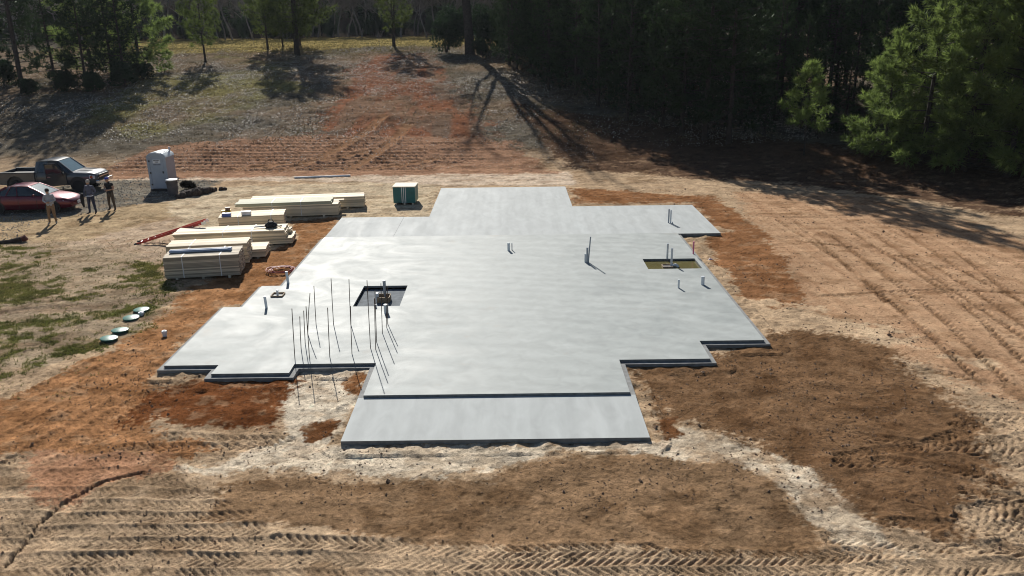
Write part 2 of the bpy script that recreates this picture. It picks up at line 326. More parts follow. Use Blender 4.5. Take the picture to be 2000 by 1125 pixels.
def soil(X, Y):
    """base colour (linear), grass masks and relief of the ground at world X, Y"""
    n = X.shape
    wx = X + (fbm(X, Y, 2.2, 4, 11) - .5) * .9; wy = Y + (fbm(X, Y, 2.2, 4, 53) - .5) * .9
    col = np.empty(n + (3,)); col[:] = lin((200, 173, 142))
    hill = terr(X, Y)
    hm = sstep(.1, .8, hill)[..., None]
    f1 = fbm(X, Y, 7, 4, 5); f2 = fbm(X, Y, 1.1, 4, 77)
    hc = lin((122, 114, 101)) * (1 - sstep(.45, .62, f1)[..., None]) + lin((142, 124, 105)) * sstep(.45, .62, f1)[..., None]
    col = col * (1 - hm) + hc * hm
    wood = sstep(96, 112, Y - np.interp(X, TX, TY) + 53.5 - 25)[..., None] * 0
    masks = {}; grain = np.full(n, 1.0)
    for name, c, soft, amp, poly in ZONES:
        xs = [p[0] for p in poly]; ys = [p[1] for p in poly]; pad = soft + amp * .5 + 1
        sel = (X > min(xs) - pad - 1) & (X < max(xs) + pad + 1) & (Y > min(ys) - pad - 1) & (Y < max(ys) + pad + 1)
        if not sel.any(): continue
        soft = soft * (.9 if soft < 1 else .8); sd = poly_sd(wx[sel], wy[sel], poly) + (fbm(X[sel], Y[sel], .3, 3, 33) - .5) * .35 + (fbm(X[sel], Y[sel], .9, 4, len(name) * 7) - .5) * amp
        m = sstep(-soft, soft, sd); dv = .5 * vnoise(X[sel] / .10, Y[sel] / .10, 41) + .5 * vnoise(X[sel] / .045, Y[sel] / .045, 43)
        m = sstep(.30, .70, m + (dv - .5) * 1.1 * (m > 0) * (m < 1))
        if name.startswith('grass'):
            g = .6 * fbm(X[sel], Y[sel], 1.6, 5, 201) + .4 * fbm(X[sel], Y[sel], .35, 4, 203); m = m * sstep(.42, .58, g)
        if name == 'right_pale_mix': m = m * sstep(.42, .56, fbm(X[sel], Y[sel] * 1.6, .7, 4, 91))
        if name == 'pale_strip': m = m * (1 - sstep(3, 5, X[sel]) * .75 * sstep(.42, .60, fbm(X[sel] * 1.3, Y[sel] * 1.3, .6, 5, 27)))
        if name == 'notch_white': m = m * (1 - .75 * sstep(.60, .68, fbm(X[sel], Y[sel], .45, 5, 17)))
        if name == 'hill_green': m = m * sstep(.35, .65, fbm(X[sel], Y[sel], 5, 4, 14)) * .8
        if name == 'hill_red': m = m * (.3 + .6 * sstep(.38, .6, fbm(X[sel] * 2.2, Y[sel] * .5, 3, 4, 15)))
        full = np.zeros(n); full[sel] = m; masks[name] = full
        col[sel] = col[sel] * (1 - m[:, None]) + lin(c) * m[:, None]
    # pale grit showing through the disturbed soil and darker damp clods
    flat = 1 - hm[..., 0]
    g = sstep(.60, .68, fbm(X, Y * 1.5, .5, 6, 301)) * .32 * flat * (1 - .7 * np.maximum(masks.get('front_brown', 0), masks.get('right_brown', 0)))
    col = col * (1 - g[..., None]) + lin((205, 172, 138)) * g[..., None]
    k = sstep(.58, .68, fbm(X, Y * 1.4, 1.1, 6, 409)) * .6
    col = col * (1 - k[..., None] * np.array([.40, .45, .5]))
    if 'right_field' in masks:
        s_ = fbm(X * 3.6 + Y * .25, Y * .3, 1.0, 6, 431); w_ = masks['right_field'][..., None] * flat[..., None]
        col = col * (1 + w_ * ((s_ - .5) * .7)[..., None] * np.array([.8, 1, 1.1]))
    for t in TRACKS:                                         # soil colour darkened along the passes over the right field
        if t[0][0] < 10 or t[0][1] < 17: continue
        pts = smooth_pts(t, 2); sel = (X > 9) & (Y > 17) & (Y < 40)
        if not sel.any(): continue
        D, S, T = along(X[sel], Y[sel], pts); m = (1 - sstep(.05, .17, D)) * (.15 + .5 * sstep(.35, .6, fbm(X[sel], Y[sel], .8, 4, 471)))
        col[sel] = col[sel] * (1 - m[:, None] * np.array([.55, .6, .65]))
    for pts, wdt in SWEEPS:
        D, S, T = along(X, Y, smooth_pts(pts, 3)); m = (1 - sstep(wdt * .7, wdt * 1.1, D))[..., None] * .7; col = col * (1 - m) + lin((172, 132, 100)) * m
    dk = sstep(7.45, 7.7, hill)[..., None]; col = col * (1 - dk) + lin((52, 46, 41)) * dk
    st_ = fbm(X * .35, Y * 3.2, 1.0, 4, 441) - .5; sp = np.where(vnoise(X / .09, Y / .09, 47) > .86, .55, 1.0)
    col = col * (1 + flat * st_ * .55)[..., None] * (1 - (1 - sp) * flat)[..., None]
    fine = fbm(X, Y, .35, 3, 501); vf = vnoise(X / .07, Y / .07, 3)
    fw_ = 1 - .55 * masks.get('right_field', 0) * flat
    col = col * (1 + ((.80 * fine + .36 * vf) - .58) * fw_)[..., None]
    return np.clip(col / SOIL_K, .01, .7), masks, hill

def relief(X, Y, hill):
    z = (fbm(X, Y, 3.2, 3, 61) - .5) * .10 + (fbm(X, Y, .5, 3, 71) - .5) * .06 + (vnoise(X / .13, Y / .13, 81) - .5) * .022 + (vnoise(X / .06, Y / .06, 83) - .5) * .014
    z = z + sstep(.5, 2, hill) * ((fbm(X, Y, 4, 4, 91) - .5) * .5 + (fbm(X, Y, .8, 3, 95) - .5) * .16)
    z = z * (1 - .8 * sstep(9.5, 12, X) * sstep(20, 24, Y) * (1 - sstep(.05, .4, hill)))
    lug = np.zeros(X.shape); cov = np.zeros(X.shape)
    for pts, wdt, lam, amp in TRACK_ROWS:
        pts = smooth_pts(pts, 2); xs = [p[0] for p in pts]; ys = [p[1] for p in pts]
        idx = np.nonzero((X > min(xs) - 1) & (X < max(xs) + 1) & (Y > min(ys) - 1) & (Y < max(ys) + 1))
        if not len(idx[0]): continue
        x, y = X[idx], Y[idx]
        wob = (fbm(x, y, 1.7, 2, 131) - .5) * .2
        D, S, T = along(x + wob, y + wob, pts)
        w = wdt / 2; m = (1 - sstep(w * .8, w * 1.05, D)) * (.42 + .58 * sstep(.34, .54, fbm(x, y, 1.1, 4, 151)))
        ph = S / lam + np.abs(T) * 1.1 / lam + np.where(T > 0, .5, 0)
        tri = np.abs((ph + (fbm(x, y, .6, 3, 161) - .5) * .6) % 1 - .5) * 2
        l = (sstep(.30, .62, tri) - .55) * amp * (.75 + .5 * vnoise(x / .11, y / .11, 9)) - .018 * (amp / .05)
        berm = np.exp(-((D - w * 1.12) / .07) ** 2) * .6 * amp * .5
        lug[idx] = lug[idx] * (1 - m) + l * m; lug[idx] += berm; cov[idx] = np.maximum(cov[idx], m)
    for pts, wdt in SWEEPS:
        D, S, T = along(X, Y, smooth_pts(pts, 3)); m = 1 - sstep(wdt * .6, wdt, D)
        lug = lug * (1 - m) - m * .03 + np.exp(-((D - wdt) / .15) ** 2) * .05
    D, S, T = along(X + (fbm(X, Y, .3, 2, 7) - .5) * .12, Y + (fbm(X, Y, .3, 2, 8) - .5) * .12, CRACK)
    lug = lug - (1 - sstep(.0, .034, D)) * .13 - np.where((T > 0) & (D < .6), (1 - D / .6) * .04, 0)
    z = z * (1 - .6 * cov) + lug
    sd = poly_sd(X, Y, SLAB_FOOT)
    z = z * sstep(-.05, -.9, sd) * 1.0
    z = np.where(sd > .12, -.2, z + np.where(sd > -.6, (fbm(X, Y, .4, 4, 19) - .5) * .16 + .035, 0))
    return z

def ground_material():
    m = bpy.data.materials.new('soil'); m.use_nodes = True
    N, L = m.node_tree.nodes, m.node_tree.links; b = N['Principled BSDF']
    b.inputs['Roughness'].default_value = .92; b.inputs['Specular IOR Level'].default_value = 0
    at = N.new('ShaderNodeAttribute'); at.attribute_name = 'soil'
    tc = N.new('ShaderNodeTexCoord')
    n1 = N.new('ShaderNodeTexNoise'); n1.inputs['Scale'].default_value = 9; n1.inputs['Detail'].default_value = 8; n1.inputs['Roughness'].default_value = .7
    n2 = N.new('ShaderNodeTexNoise'); n2.inputs['Scale'].default_value = 40; n2.inputs['Detail'].default_value = 4
    for n in (n1, n2): L.new(tc.outputs['Object'], n.inputs['Vector'])
    mr = N.new('ShaderNodeMapRange'); mr.inputs[1].default_value = .3; mr.inputs[2].default_value = .7; mr.inputs[3].default_value = .72; mr.inputs[4].default_value = 1.28
    L.new(n1.outputs['Fac'], mr.inputs[0])
    mf = N.new('ShaderNodeMapRange'); mf.inputs[1].default_value = .3; mf.inputs[2].default_value = .7; mf.inputs[3].default_value = .74; mf.inputs[4].default_value = 1.26; L.new(n2.outputs['Fac'], mf.inputs[0])
    mm = N.new('ShaderNodeMath'); mm.operation = 'MULTIPLY'; L.new(mr.outputs[0], mm.inputs[0]); L.new(mf.outputs[0], mm.inputs[1])
    sc = N.new('ShaderNodeVectorMath'); sc.operation = 'SCALE'; L.new(at.outputs['Color'], sc.inputs[0]); L.new(mm.outputs[0], sc.inputs['Scale'])
    L.new(sc.outputs[0], b.inputs['Base Color'])
    b1 = N.new('ShaderNodeBump'); b1.inputs['Distance'].default_value = .04; b1.inputs['Strength'].default_value = 1
    b2 = N.new('ShaderNodeBump'); b2.inputs['Distance'].default_value = .014; b2.inputs['Strength'].default_value = 1
    L.new(n1.outputs['Fac'], b1.inputs['Height']); L.new(n2.outputs['Fac'], b2.inputs['Height']); L.new(b1.outputs[0], b2.inputs['Normal'])
    L.new(b2.outputs[0], b.inputs['Normal'])
    return m
M_SOIL = ground_material()

def grid_mesh(name, X, Y, Z, C):
    nr, nc = X.shape
    V = np.stack([X, Y, Z], -1).reshape(-1, 3)
    i = np.arange(nr * nc).reshape(nr, nc)
    F = np.stack([i[:-1, :-1], i[:-1, 1:], i[1:, 1:], i[1:, :-1]], -1).reshape(-1, 4)
    me = raw_mesh(name, V, F, M_SOIL, True)
    a = me.attributes.new('soil', 'FLOAT_COLOR', 'POINT')
    c4 = np.ones((nr * nc, 4), np.float32); c4[:, :3] = C.reshape(-1, 3); a.data.foreach_set('color', c4.ravel())
    return me

rows = [7.0]
while rows[-1] < 165:
    y = rows[-1]; rows.append(y + (.030 * (max(y, 10) / 12) ** 1.25 if y < 36 else (.12 if y < 64 else .12 + (y - 64) * .012)))
rows = np.array(rows); t = np.linspace(-1, 1, 900); u = t * (.72 + .28 * t * t)
Yg, U = np.meshgrid(rows, u, indexing='ij'); Xg = U * (Yg * .92 + 4.5)
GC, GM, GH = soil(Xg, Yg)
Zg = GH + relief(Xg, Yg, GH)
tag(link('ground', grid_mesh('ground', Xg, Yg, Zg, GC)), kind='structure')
xs = np.arange(-420, 421, 5.0); ys = np.arange(-160, 460, 5.0); Yf, Xf = np.meshgrid(ys, xs, indexing='ij')
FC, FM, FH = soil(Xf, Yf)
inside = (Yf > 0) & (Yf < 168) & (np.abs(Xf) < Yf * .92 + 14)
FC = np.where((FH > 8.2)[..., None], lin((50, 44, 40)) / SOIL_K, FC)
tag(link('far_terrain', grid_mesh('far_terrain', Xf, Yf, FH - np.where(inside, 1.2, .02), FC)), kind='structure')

def scatter(n, x0, x1, y0, y1, fn, seed):
    r = np.random.default_rng(seed); X = r.uniform(x0, x1, n); Y = r.uniform(y0, y1, n); p = fn(X, Y); k = r.uniform(0, 1, n) < p
    return X[k], Y[k], r
def ground_at(X, Y):
    h = terr(X, Y); return h + relief(X, Y, h)
# ------------------------------------------------------------------ concrete slab
def concrete(name, base, light, rough, broom=False, swirl=1.0):
    m = bpy.data.materials.new(name); m.use_nodes = True
    N, L = m.node_tree.nodes, m.node_tree.links; b = N['Principled BSDF']; b.inputs['Specular IOR Level'].default_value = .14
    tc = N.new('ShaderNodeTexCoord'); mp = N.new('ShaderNodeMapping'); L.new(tc.outputs['Object'], mp.inputs[0])
    mp.inputs['Scale'].default_value = (.85, 1, 1) if not broom else (1, .35, 1)
    n1 = N.new('ShaderNodeTexNoise'); n1.inputs['Scale'].default_value = .55; n1.inputs['Detail'].default_value = 7; n1.inputs['Roughness'].default_value = .62; n1.inputs['Distortion'].default_value = 1.3 * swirl
    n2 = N.new('ShaderNodeTexNoise'); n2.inputs['Scale'].default_value = 2.6; n2.inputs['Detail'].default_value = 6; n2.inputs['Distortion'].default_value = .8
    n3 = N.new('ShaderNodeTexNoise'); n3.inputs['Scale'].default_value = 60; n3.inputs['Detail'].default_value = 3
    for n in (n1, n2): L.new(mp.outputs[0], n.inputs['Vector'])
    L.new(tc.outputs['Object'], n3.inputs['Vector'])
    mx = N.new('ShaderNodeMix'); mx.data_type = 'RGBA'; mx.inputs[6].default_value = (*base, 1); mx.inputs[7].default_value = (*light, 1)
    mr = N.new('ShaderNodeMapRange'); mr.inputs[1].default_value = .33; mr.inputs[2].default_value = .68; L.new(n1.outputs['Fac'], mr.inputs[0]); L.new(mr.outputs[0], mx.inputs[0])
    m2 = N.new('ShaderNodeMapRange'); m2.inputs[1].default_value = .3; m2.inputs[2].default_value = .7; m2.inputs[3].default_value = .90; m2.inputs[4].default_value = 1.08; L.new(n2.outputs['Fac'], m2.inputs[0])
    vm = N.new('ShaderNodeVectorMath'); vm.operation = 'SCALE'; L.new(mx.outputs[2], vm.inputs[0]); L.new(m2.outputs[0], vm.inputs['Scale'])
    out = vm.outputs[0]
    if broom:
        mb = N.new('ShaderNodeMapping'); mb.inputs['Scale'].default_value = (3.2, .05, 1); L.new(tc.outputs['Object'], mb.inputs[0])
        nb = N.new('ShaderNodeTexNoise'); nb.inputs['Scale'].default_value = 1.0; nb.inputs['Detail'].default_value = 6; L.new(mb.outputs[0], nb.inputs['Vector'])
        m3 = N.new('ShaderNodeMapRange'); m3.inputs[1].default_value = .35; m3.inputs[2].default_value = .7; m3.inputs[3].default_value = .95; m3.inputs[4].default_value = 1.06; L.new(nb.outputs['Fac'], m3.inputs[0])
        v2 = N.new('ShaderNodeVectorMath'); v2.operation = 'SCALE'; L.new(out, v2.inputs[0]); L.new(m3.outputs[0], v2.inputs['Scale']); out = v2.outputs[0]
    else:                                                    # long trowel arcs and a few faint scuffs
        mw = N.new('ShaderNodeMapping'); mw.inputs['Location'].default_value = (6, 9, 0); L.new(tc.outputs['Object'], mw.inputs[0])
        wv = N.new('ShaderNodeTexWave'); wv.wave_type = 'RINGS'; wv.rings_direction = 'Z'; wv.inputs['Scale'].default_value = .42; wv.inputs['Distortion'].default_value = 9; wv.inputs['Detail'].default_value = 4; wv.inputs['Detail Scale'].default_value = .35
        L.new(mw.outputs[0], wv.inputs['Vector'])
        m3 = N.new('ShaderNodeMapRange'); m3.inputs[3].default_value = .955; m3.inputs[4].default_value = 1.035; L.new(wv.outputs['Fac'], m3.inputs[0])
        v2 = N.new('ShaderNodeVectorMath'); v2.operation = 'SCALE'; L.new(out, v2.inputs[0]); L.new(m3.outputs[0], v2.inputs['Scale']); out = v2.outputs[0]
        ns = N.new('ShaderNodeTexNoise'); ns.inputs['Scale'].default_value = 5; ns.inputs['Detail'].default_value = 8; ns.inputs['Roughness'].default_value = .75; L.new(tc.outputs['Object'], ns.inputs['Vector'])
        ms = N.new('ShaderNodeMapRange'); ms.inputs[1].default_value = .62; ms.inputs[2].default_value = .72; ms.inputs[3].default_value = 1; ms.inputs[4].default_value = .88; L.new(ns.outputs['Fac'], ms.inputs[0])
        v3 = N.new('ShaderNodeVectorMath'); v3.operation = 'SCALE'; L.new(out, v3.inputs[0]); L.new(ms.outputs[0], v3.inputs['Scale']); out = v3.outputs[0]
        nd = N.new('ShaderNodeTexNoise'); nd.inputs['Scale'].default_value = .9; nd.inputs['Detail'].default_value = 9; nd.inputs['Roughness'].default_value = .7; L.new(tc.outputs['Object'], nd.inputs['Vector'])
        md = N.new('ShaderNodeMapRange'); md.inputs[1].default_value = .60; md.inputs[2].default_value = .74; md.inputs[4].default_value = .38; L.new(nd.outputs['Fac'], md.inputs[0])
        xd = N.new('ShaderNodeMix'); xd.data_type = 'RGBA'; L.new(md.outputs[0], xd.inputs[0]); L.new(out, xd.inputs[6]); xd.inputs[7].default_value = (.34, .29, .24, 1); out = xd.outputs[2]
    L.new(out, b.inputs['Base Color'])
    m4 = N.new('ShaderNodeMapRange'); m4.inputs[1].default_value = .3; m4.inputs[2].default_value = .7; m4.inputs[3].default_value = rough - .08; m4.inputs[4].default_value = rough + .12
    L.new(n1.outputs['Fac'], m4.inputs[0]); L.new(m4.outputs[0], b.inputs['Roughness'])
    bp = N.new('ShaderNodeBump'); bp.inputs['Distance'].default_value = .0015 if not broom else .003; bp.inputs['Strength'].default_value = .6
    L.new(n3.outputs['Fac'], bp.inputs['Height']); L.new(bp.outputs[0], b.inputs['Normal'])
    return m
M_MAIN = concrete('trowelled_concrete', (.300, .325, .320), (.368, .392, .384), .58)
M_BROOM = concrete('broomed_concrete', (.355, .380, .382), (.402, .422, .42), .7, True)
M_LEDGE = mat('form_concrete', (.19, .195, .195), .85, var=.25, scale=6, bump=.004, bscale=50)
M_FLOOR = mat('recess_sand', (.16, .178, .195), .9, spec=.1, var=.2, scale=5, bump=.004)
M_WATER = mat('muddy_water', (.13, .115, .05), .08, var=.12, scale=1.5, spec=.5)

def slab_mesh(name, poly, z0, z1, mats, holes=(), seam=None):
    """extruded rectilinear polygon with rectangular openings; the top is cut into a few rectangles"""
    xs = sorted({p[0] for p in poly} | {h[i] for h in holes for i in (0, 1)}); ys = sorted({p[1] for p in poly} | {h[i] for h in holes for i in (2, 3)})
    nx, ny = len(xs) - 1, len(ys) - 1
    cx = np.array([[(xs[i] + xs[i + 1]) / 2 for j in range(ny)] for i in range(nx)]); cy = np.array([[(ys[j] + ys[j + 1]) / 2 for j in range(ny)] for i in range(nx)])
    on = poly_sd(cx, cy, poly) > 0
    for h in holes: on &= ~((cx > h[0]) & (cx < h[1]) & (cy > h[2]) & (cy < h[3]))
    bm = bmesh.new(); vt = {}
    def V(i, j, z):
        if (i, j, z) not in vt: vt[i, j, z] = bm.verts.new((xs[i], ys[j], z))
        return vt[i, j, z]
    for i in range(nx):
        for j in range(ny):
            if not on[i, j]: continue
            bm.faces.new([V(i, j, z1), V(i + 1, j, z1), V(i + 1, j + 1, z1), V(i, j + 1, z1)])
            for (di, dj, a, b) in ((-1, 0, (i, j + 1), (i, j)), (1, 0, (i + 1, j), (i + 1, j + 1)), (0, -1, (i, j), (i + 1, j)), (0, 1, (i + 1, j + 1), (i, j + 1))):
                q, r = i + di, j + dj
                if 0 <= q < nx and 0 <= r < ny and on[q, r]: continue
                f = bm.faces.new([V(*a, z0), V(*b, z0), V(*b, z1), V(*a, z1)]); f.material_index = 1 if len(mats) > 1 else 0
    me = bpy.data.meshes.new(name); bm.to_mesh(me); bm.free()
    for m in mats: me.materials.append(m)
    return me
MAIN = [(-9.84, 20.68), (-8.30, 20.68), (-8.30, 20.08), (-6.16, 20.08), (-6.16, 20.68), (-3.86, 20.68), (-3.86, 18.61), (3.0, 18.61), (3.0, 20.70), (5.57, 20.70), (5.57, 22.03), (7.50, 22.03), (7.50, 34.93), (-8.46, 34.93), (-8.46, 27.88), (-9.20, 27.88), (-9.20, 25.58), (-9.84, 25.58)]
o = .15
LEDGE = [(-9.84 - o, 20.68 - o), (-8.30 - o, 20.68 - o), (-8.30 - o, 20.08 - o), (-6.16 + o, 20.08 - o), (-6.16 + o, 20.68 - o), (-3.86 - o, 20.68 - o), (-3.86 - o, 18.61 - o), (3.0 + o, 18.61 - o), (3.0 + o, 20.70 - o), (5.57 + o, 20.70 - o), (5.57 + o, 22.03 - o), (7.50 + o, 22.03 - o), (7.50 + o, 34.95), (-8.46 - o, 34.95), (-8.46 - o, 27.88 + o), (-9.20 - o, 27.88 + o), (-9.20 - o, 25.58 + o), (-9.84 - o, 25.58 + o)]
HOLE_A = (-5.41, -3.82, 25.49, 27.73); HOLE_B = (5.27, 7.36, 29.4, 30.79)
ZS = .20
slab = tag(empty('concrete_slab', (0, 27, 0)), 'large pale grey concrete house foundation slab with stepped outline', 'foundation slab')
def slab_part(name, me):
    ob = link(name, me, slab); ob.location = (0, -27, 0); return ob
slab_part('main_slab', slab_mesh('main_slab', MAIN, .05, ZS, [M_MAIN, M_LEDGE], [HOLE_A, HOLE_B]))
tag(slab_part('brick_ledge', slab_mesh('brick_ledge', LEDGE, -.35, .125, [M_LEDGE], [HOLE_A, HOLE_B])), 'low dark grey concrete ledge stepping out round the slab')
tag(slab_part('front_porch', slab_mesh('front_porch', [(-4.0, 16.36), (3.14, 16.36), (3.14, 18.605), (-4.0, 18.605)], -.3, .13, [M_BROOM, M_LEDGE])), 'lower rectangular porch slab at the front')
tag(slab_part('rear_patio', slab_mesh('rear_patio', [(-8.46, 34.935), (-5.35, 34.935), (-5.35, 38.93), (-8.46, 38.93)], -.3, .172, [M_BROOM, M_LEDGE])), 'bright rear corner of the slab next to the lumber')
slab_part('rear_patio', slab_mesh('rear_patio', [(-5.345, 34.935), (9.47, 34.935), (9.47, 40.9), (3.21, 40.9), (3.21, 42.6), (-4.09, 42.6), (-4.09, 38.93), (-5.345, 38.93)], -.3, .165, [M_BROOM, M_LEDGE]))
slab_part('rear_patio', slab_mesh('rear_patio', [(-4.09, 42.605), (3.21, 42.605), (3.21, 46.33), (-4.09, 46.33)], -.3, .16, [M_BROOM, M_LEDGE]))
fa = MB().box((-4.615, 26.61, .03), (1.62, 2.27, .06)).build('recess_floor', M_FLOOR); fa.parent = slab; fa.location = (0, -27, 0); tag(fa, 'dark damp floor of the square recess')
fb = MB().box((6.315, 30.095, .02), (2.12, 1.42, .04)).build('recess_floor', M_FLOOR); fb.parent = slab; fb.location = (0, -27, 0)
fw = MB().box((6.315, 30.095, .10), (2.10, 1.40, .03)).build('recess_water', M_WATER); fw.parent = slab; fw.location = (0, -27, 0); tag(fw, 'olive muddy water standing in the long recess')

# ------------------------------------------------------------------ pipes and rods in the slab
M_PVC = mat('white_pvc', (.62, .66, .70), .35, var=.05, scale=3)
M_PVCG = mat('grey_pvc', (.30, .33, .37), .45, var=.1, scale=3)
M_DARK = mat('dark_rubber', (.03, .03, .035), .6, var=.3)
M_REBAR = mat('rusty_steel', (.075, .05, .038), .7, metal=.5, var=.4, scale=9)
M_PINK = mat('pink_plastic', (.62, .14, .28), .5, var=.1)
M_FORM = mat('form_board', (.26, .19, .12), .8, var=.35, scale=8)
def pipe(label, x, y, h, r, z=ZS, m=None, lean=(0, 0), cap=None, group='plumbing pipes standing out of the slab'):
    e = tag(empty('plumbing_pipe', (x, y, z)), label, 'pipe', group)
    MB().path([(0, 0, -.06), (lean[0] * .5, lean[1] * .5, h * .5), (lean[0], lean[1], h - .03)], r, 12).build('pipe_body', m or M_PVC, e, True)
    q = MB(); T = Matrix.Translation((lean[0], lean[1], h - .03))
    q.lathe([(r * 1.04, 0), (r * 1.06, .025), (r * .92, .034), (r * .5, .036)], 12, T).build('pipe_cap', cap or M_PVC, e, True)
    return e
pipe('tallest dark grey pipe of the cluster right of the slab centre', 3.05, 30.42, 1.05, .026, m=M_PVCG, cap=M_PVCG, lean=(.07, 0))
pipe('middle height pipe in the cluster right of the slab centre', 3.0, 30.38, .62, .04, m=M_PVCG, cap=M_PVCG)
pipe('shortest pipe in the cluster right of the slab centre', 2.93, 30.44, .34, .035, m=M_PVC)
pipe('thick capped white pipe beside a thin one at mid slab', -.12, 32.3, .33, .055)
pipe('thin pipe beside a thick capped one at mid slab', .02, 32.36, .31, .02, m=M_PVCG)
pipe('tall grey pipe on the rear right patio', 7.5, 37.0, .66, .035, z=.165, m=M_PVCG, cap=M_PVCG)
pipe('white pipe touching the tall grey one on the rear right patio', 7.59, 36.97, .62, .035, z=.165)
pipe('tiny stub at the foot of the rear patio pipes', 7.66, 36.88, .08, .022, z=.165, m=M_PVCG)
pipe('tall pipe at the back edge of the water filled recess', 6.27, 30.84, .62, .04)
pipe('tall white pipe in the middle of the water filled recess', 6.28, 30.02, .74, .042, z=.11)
pipe('slim short white pipe in front of the water filled recess', 5.96, 27.05, .30, .036)
pipe('short thick white pipe near the right edge of the slab', 6.9, 27.39, .31, .065)
pipe('pipe with pink top at the right edge of the slab', 7.45, 31.44, .52, .03, m=M_PINK, cap=M_PINK)
pipe('white pipe near the left edge of the slab', -8.32, 25.43, .42, .045, lean=(-.02, 0))
pipe('white pipe in the inner corner beside the red coil', -8.31, 28.19, .45, .05, lean=(-.03, 0))
pipe('short white pipe inside the small boxed opening', -8.32, 26.80, .18, .04, z=.215)
pipe('tall grey pipe at the box in the square recess', -4.49, 26.66, .68, .055, z=.055, m=M_PVCG, cap=M_PVCG)
pipe('short white capped pipe at the box in the square recess', -4.70, 26.32, .34, .055, z=.055)
pipe('short thick white pipe in front of the square recess', -4.17, 24.8, .30, .075)
pipe('small white stub at the front edge of the square recess', -4.62, 25.36, .10, .045)
el_ = tag(empty('pipe_elbow', (6.42, 29.95, .115)), 'white pipe elbow lying in the water filled recess', 'pipe elbow')
MB().path([(-.1, .02, .05), (.02, 0, .07), (.08, -.03, .04), (.1, -.05, -.01)], [.05, .06, .06, .055], 10).build('elbow_body', M_PVC, el_, True)
MB().lathe([(.065, -.01), (.07, .02), (.06, .03)], 10, Matrix.Translation((-.1, .02, .05)) @ Matrix.Rotation(R(-80), 4, 'Y')).build('elbow_socket', M_PVC, el_, True)
def form_box(label, x, y, z, s, h):
    e = tag(empty('form_box', (x, y, z)), label, 'form box', 'wooden boxes formed round drains')
    for dx, dy, lx, ly in ((0, -s / 2, s, .03), (0, s / 2, s, .03), (-s / 2, 0, .03, s - .031), (s / 2, 0, .03, s - .031)):
        MB().box((dx, dy, h / 2), (lx, ly, h)).build('board', M_FORM, e)
    MB().box((0, 0, .008), (s - .04, s - .04, .012)).build('box_floor', M_DARK, e)
form_box('small wooden form box in the square recess', -4.49, 26.42, .065, .42, .2)
form_box('low wooden form box in the water filled recess', 6.12, 29.98, .116, .38, .05)
form_box('dark square form box near the left slab edge', -8.30, 26.77, ZS - .015, .40, .07)
RODS = [(-6.24, 21.03, 1.54, .07, 'rod at the front left corner of the rod rectangle'), (-6.26, 21.82, 1.01, .06, 'short rod second from front, left side of the rod rectangle'), (-6.22, 22.16, 1.07, .06, 'short rod in the middle of the left side of the rod rectangle'),
        (-5.85, 21.14, 1.56, .05, 'second rod from the left in the front row'), (-6.27, 23.80, 1.30, .05, 'rod at the back left corner of the rod rectangle'), (-6.35, 22.99, 1.33, .20, 'strongly leaning rod on the left side of the rod rectangle'),
        (-5.27, 21.16, 1.51, .07, 'third rod from the left in the front row'), (-5.71, 23.79, 1.54, .05, 'second rod from the left in the back row'), (-5.16, 23.78, 1.51, .06, 'third rod from the left in the back row'),
        (-4.67, 21.36, 1.47, .07, 'fourth rod from the left in the front row'), (-4.20, 21.79, 2.1, .04, 'tallest rod at the front right of the rod rectangle'), (-4.03, 21.67, 1.59, .07, 'rod nearest the front on the right side of the rod rectangle'),
        (-4.09, 22.23, 1.63, .06, 'rod second from the front on the right side of the rod rectangle'), (-4.03, 22.98, 1.62, .06, 'rod in the middle of the right side of the rod rectangle'), (-3.96, 23.43, 1.39, .06, 'rod second from the back on the right side of the rod rectangle'), (-3.98, 23.77, 1.27, .07, 'rod at the back right corner of the rod rectangle')]
for x, y, h, dx, lab in RODS:
    q = MB().path([(0, 0, -.1), (dx * .47, 0, h * .5), (dx, rnd.uniform(-.01, .01), h)], .0115, 6).build('rebar_rod', M_REBAR, None, True)
    q.location = (x, y, ZS); tag(q, 'thin rusty steel ' + lab, 'rebar rod', 'thin steel rods standing in a rectangle on the slab')

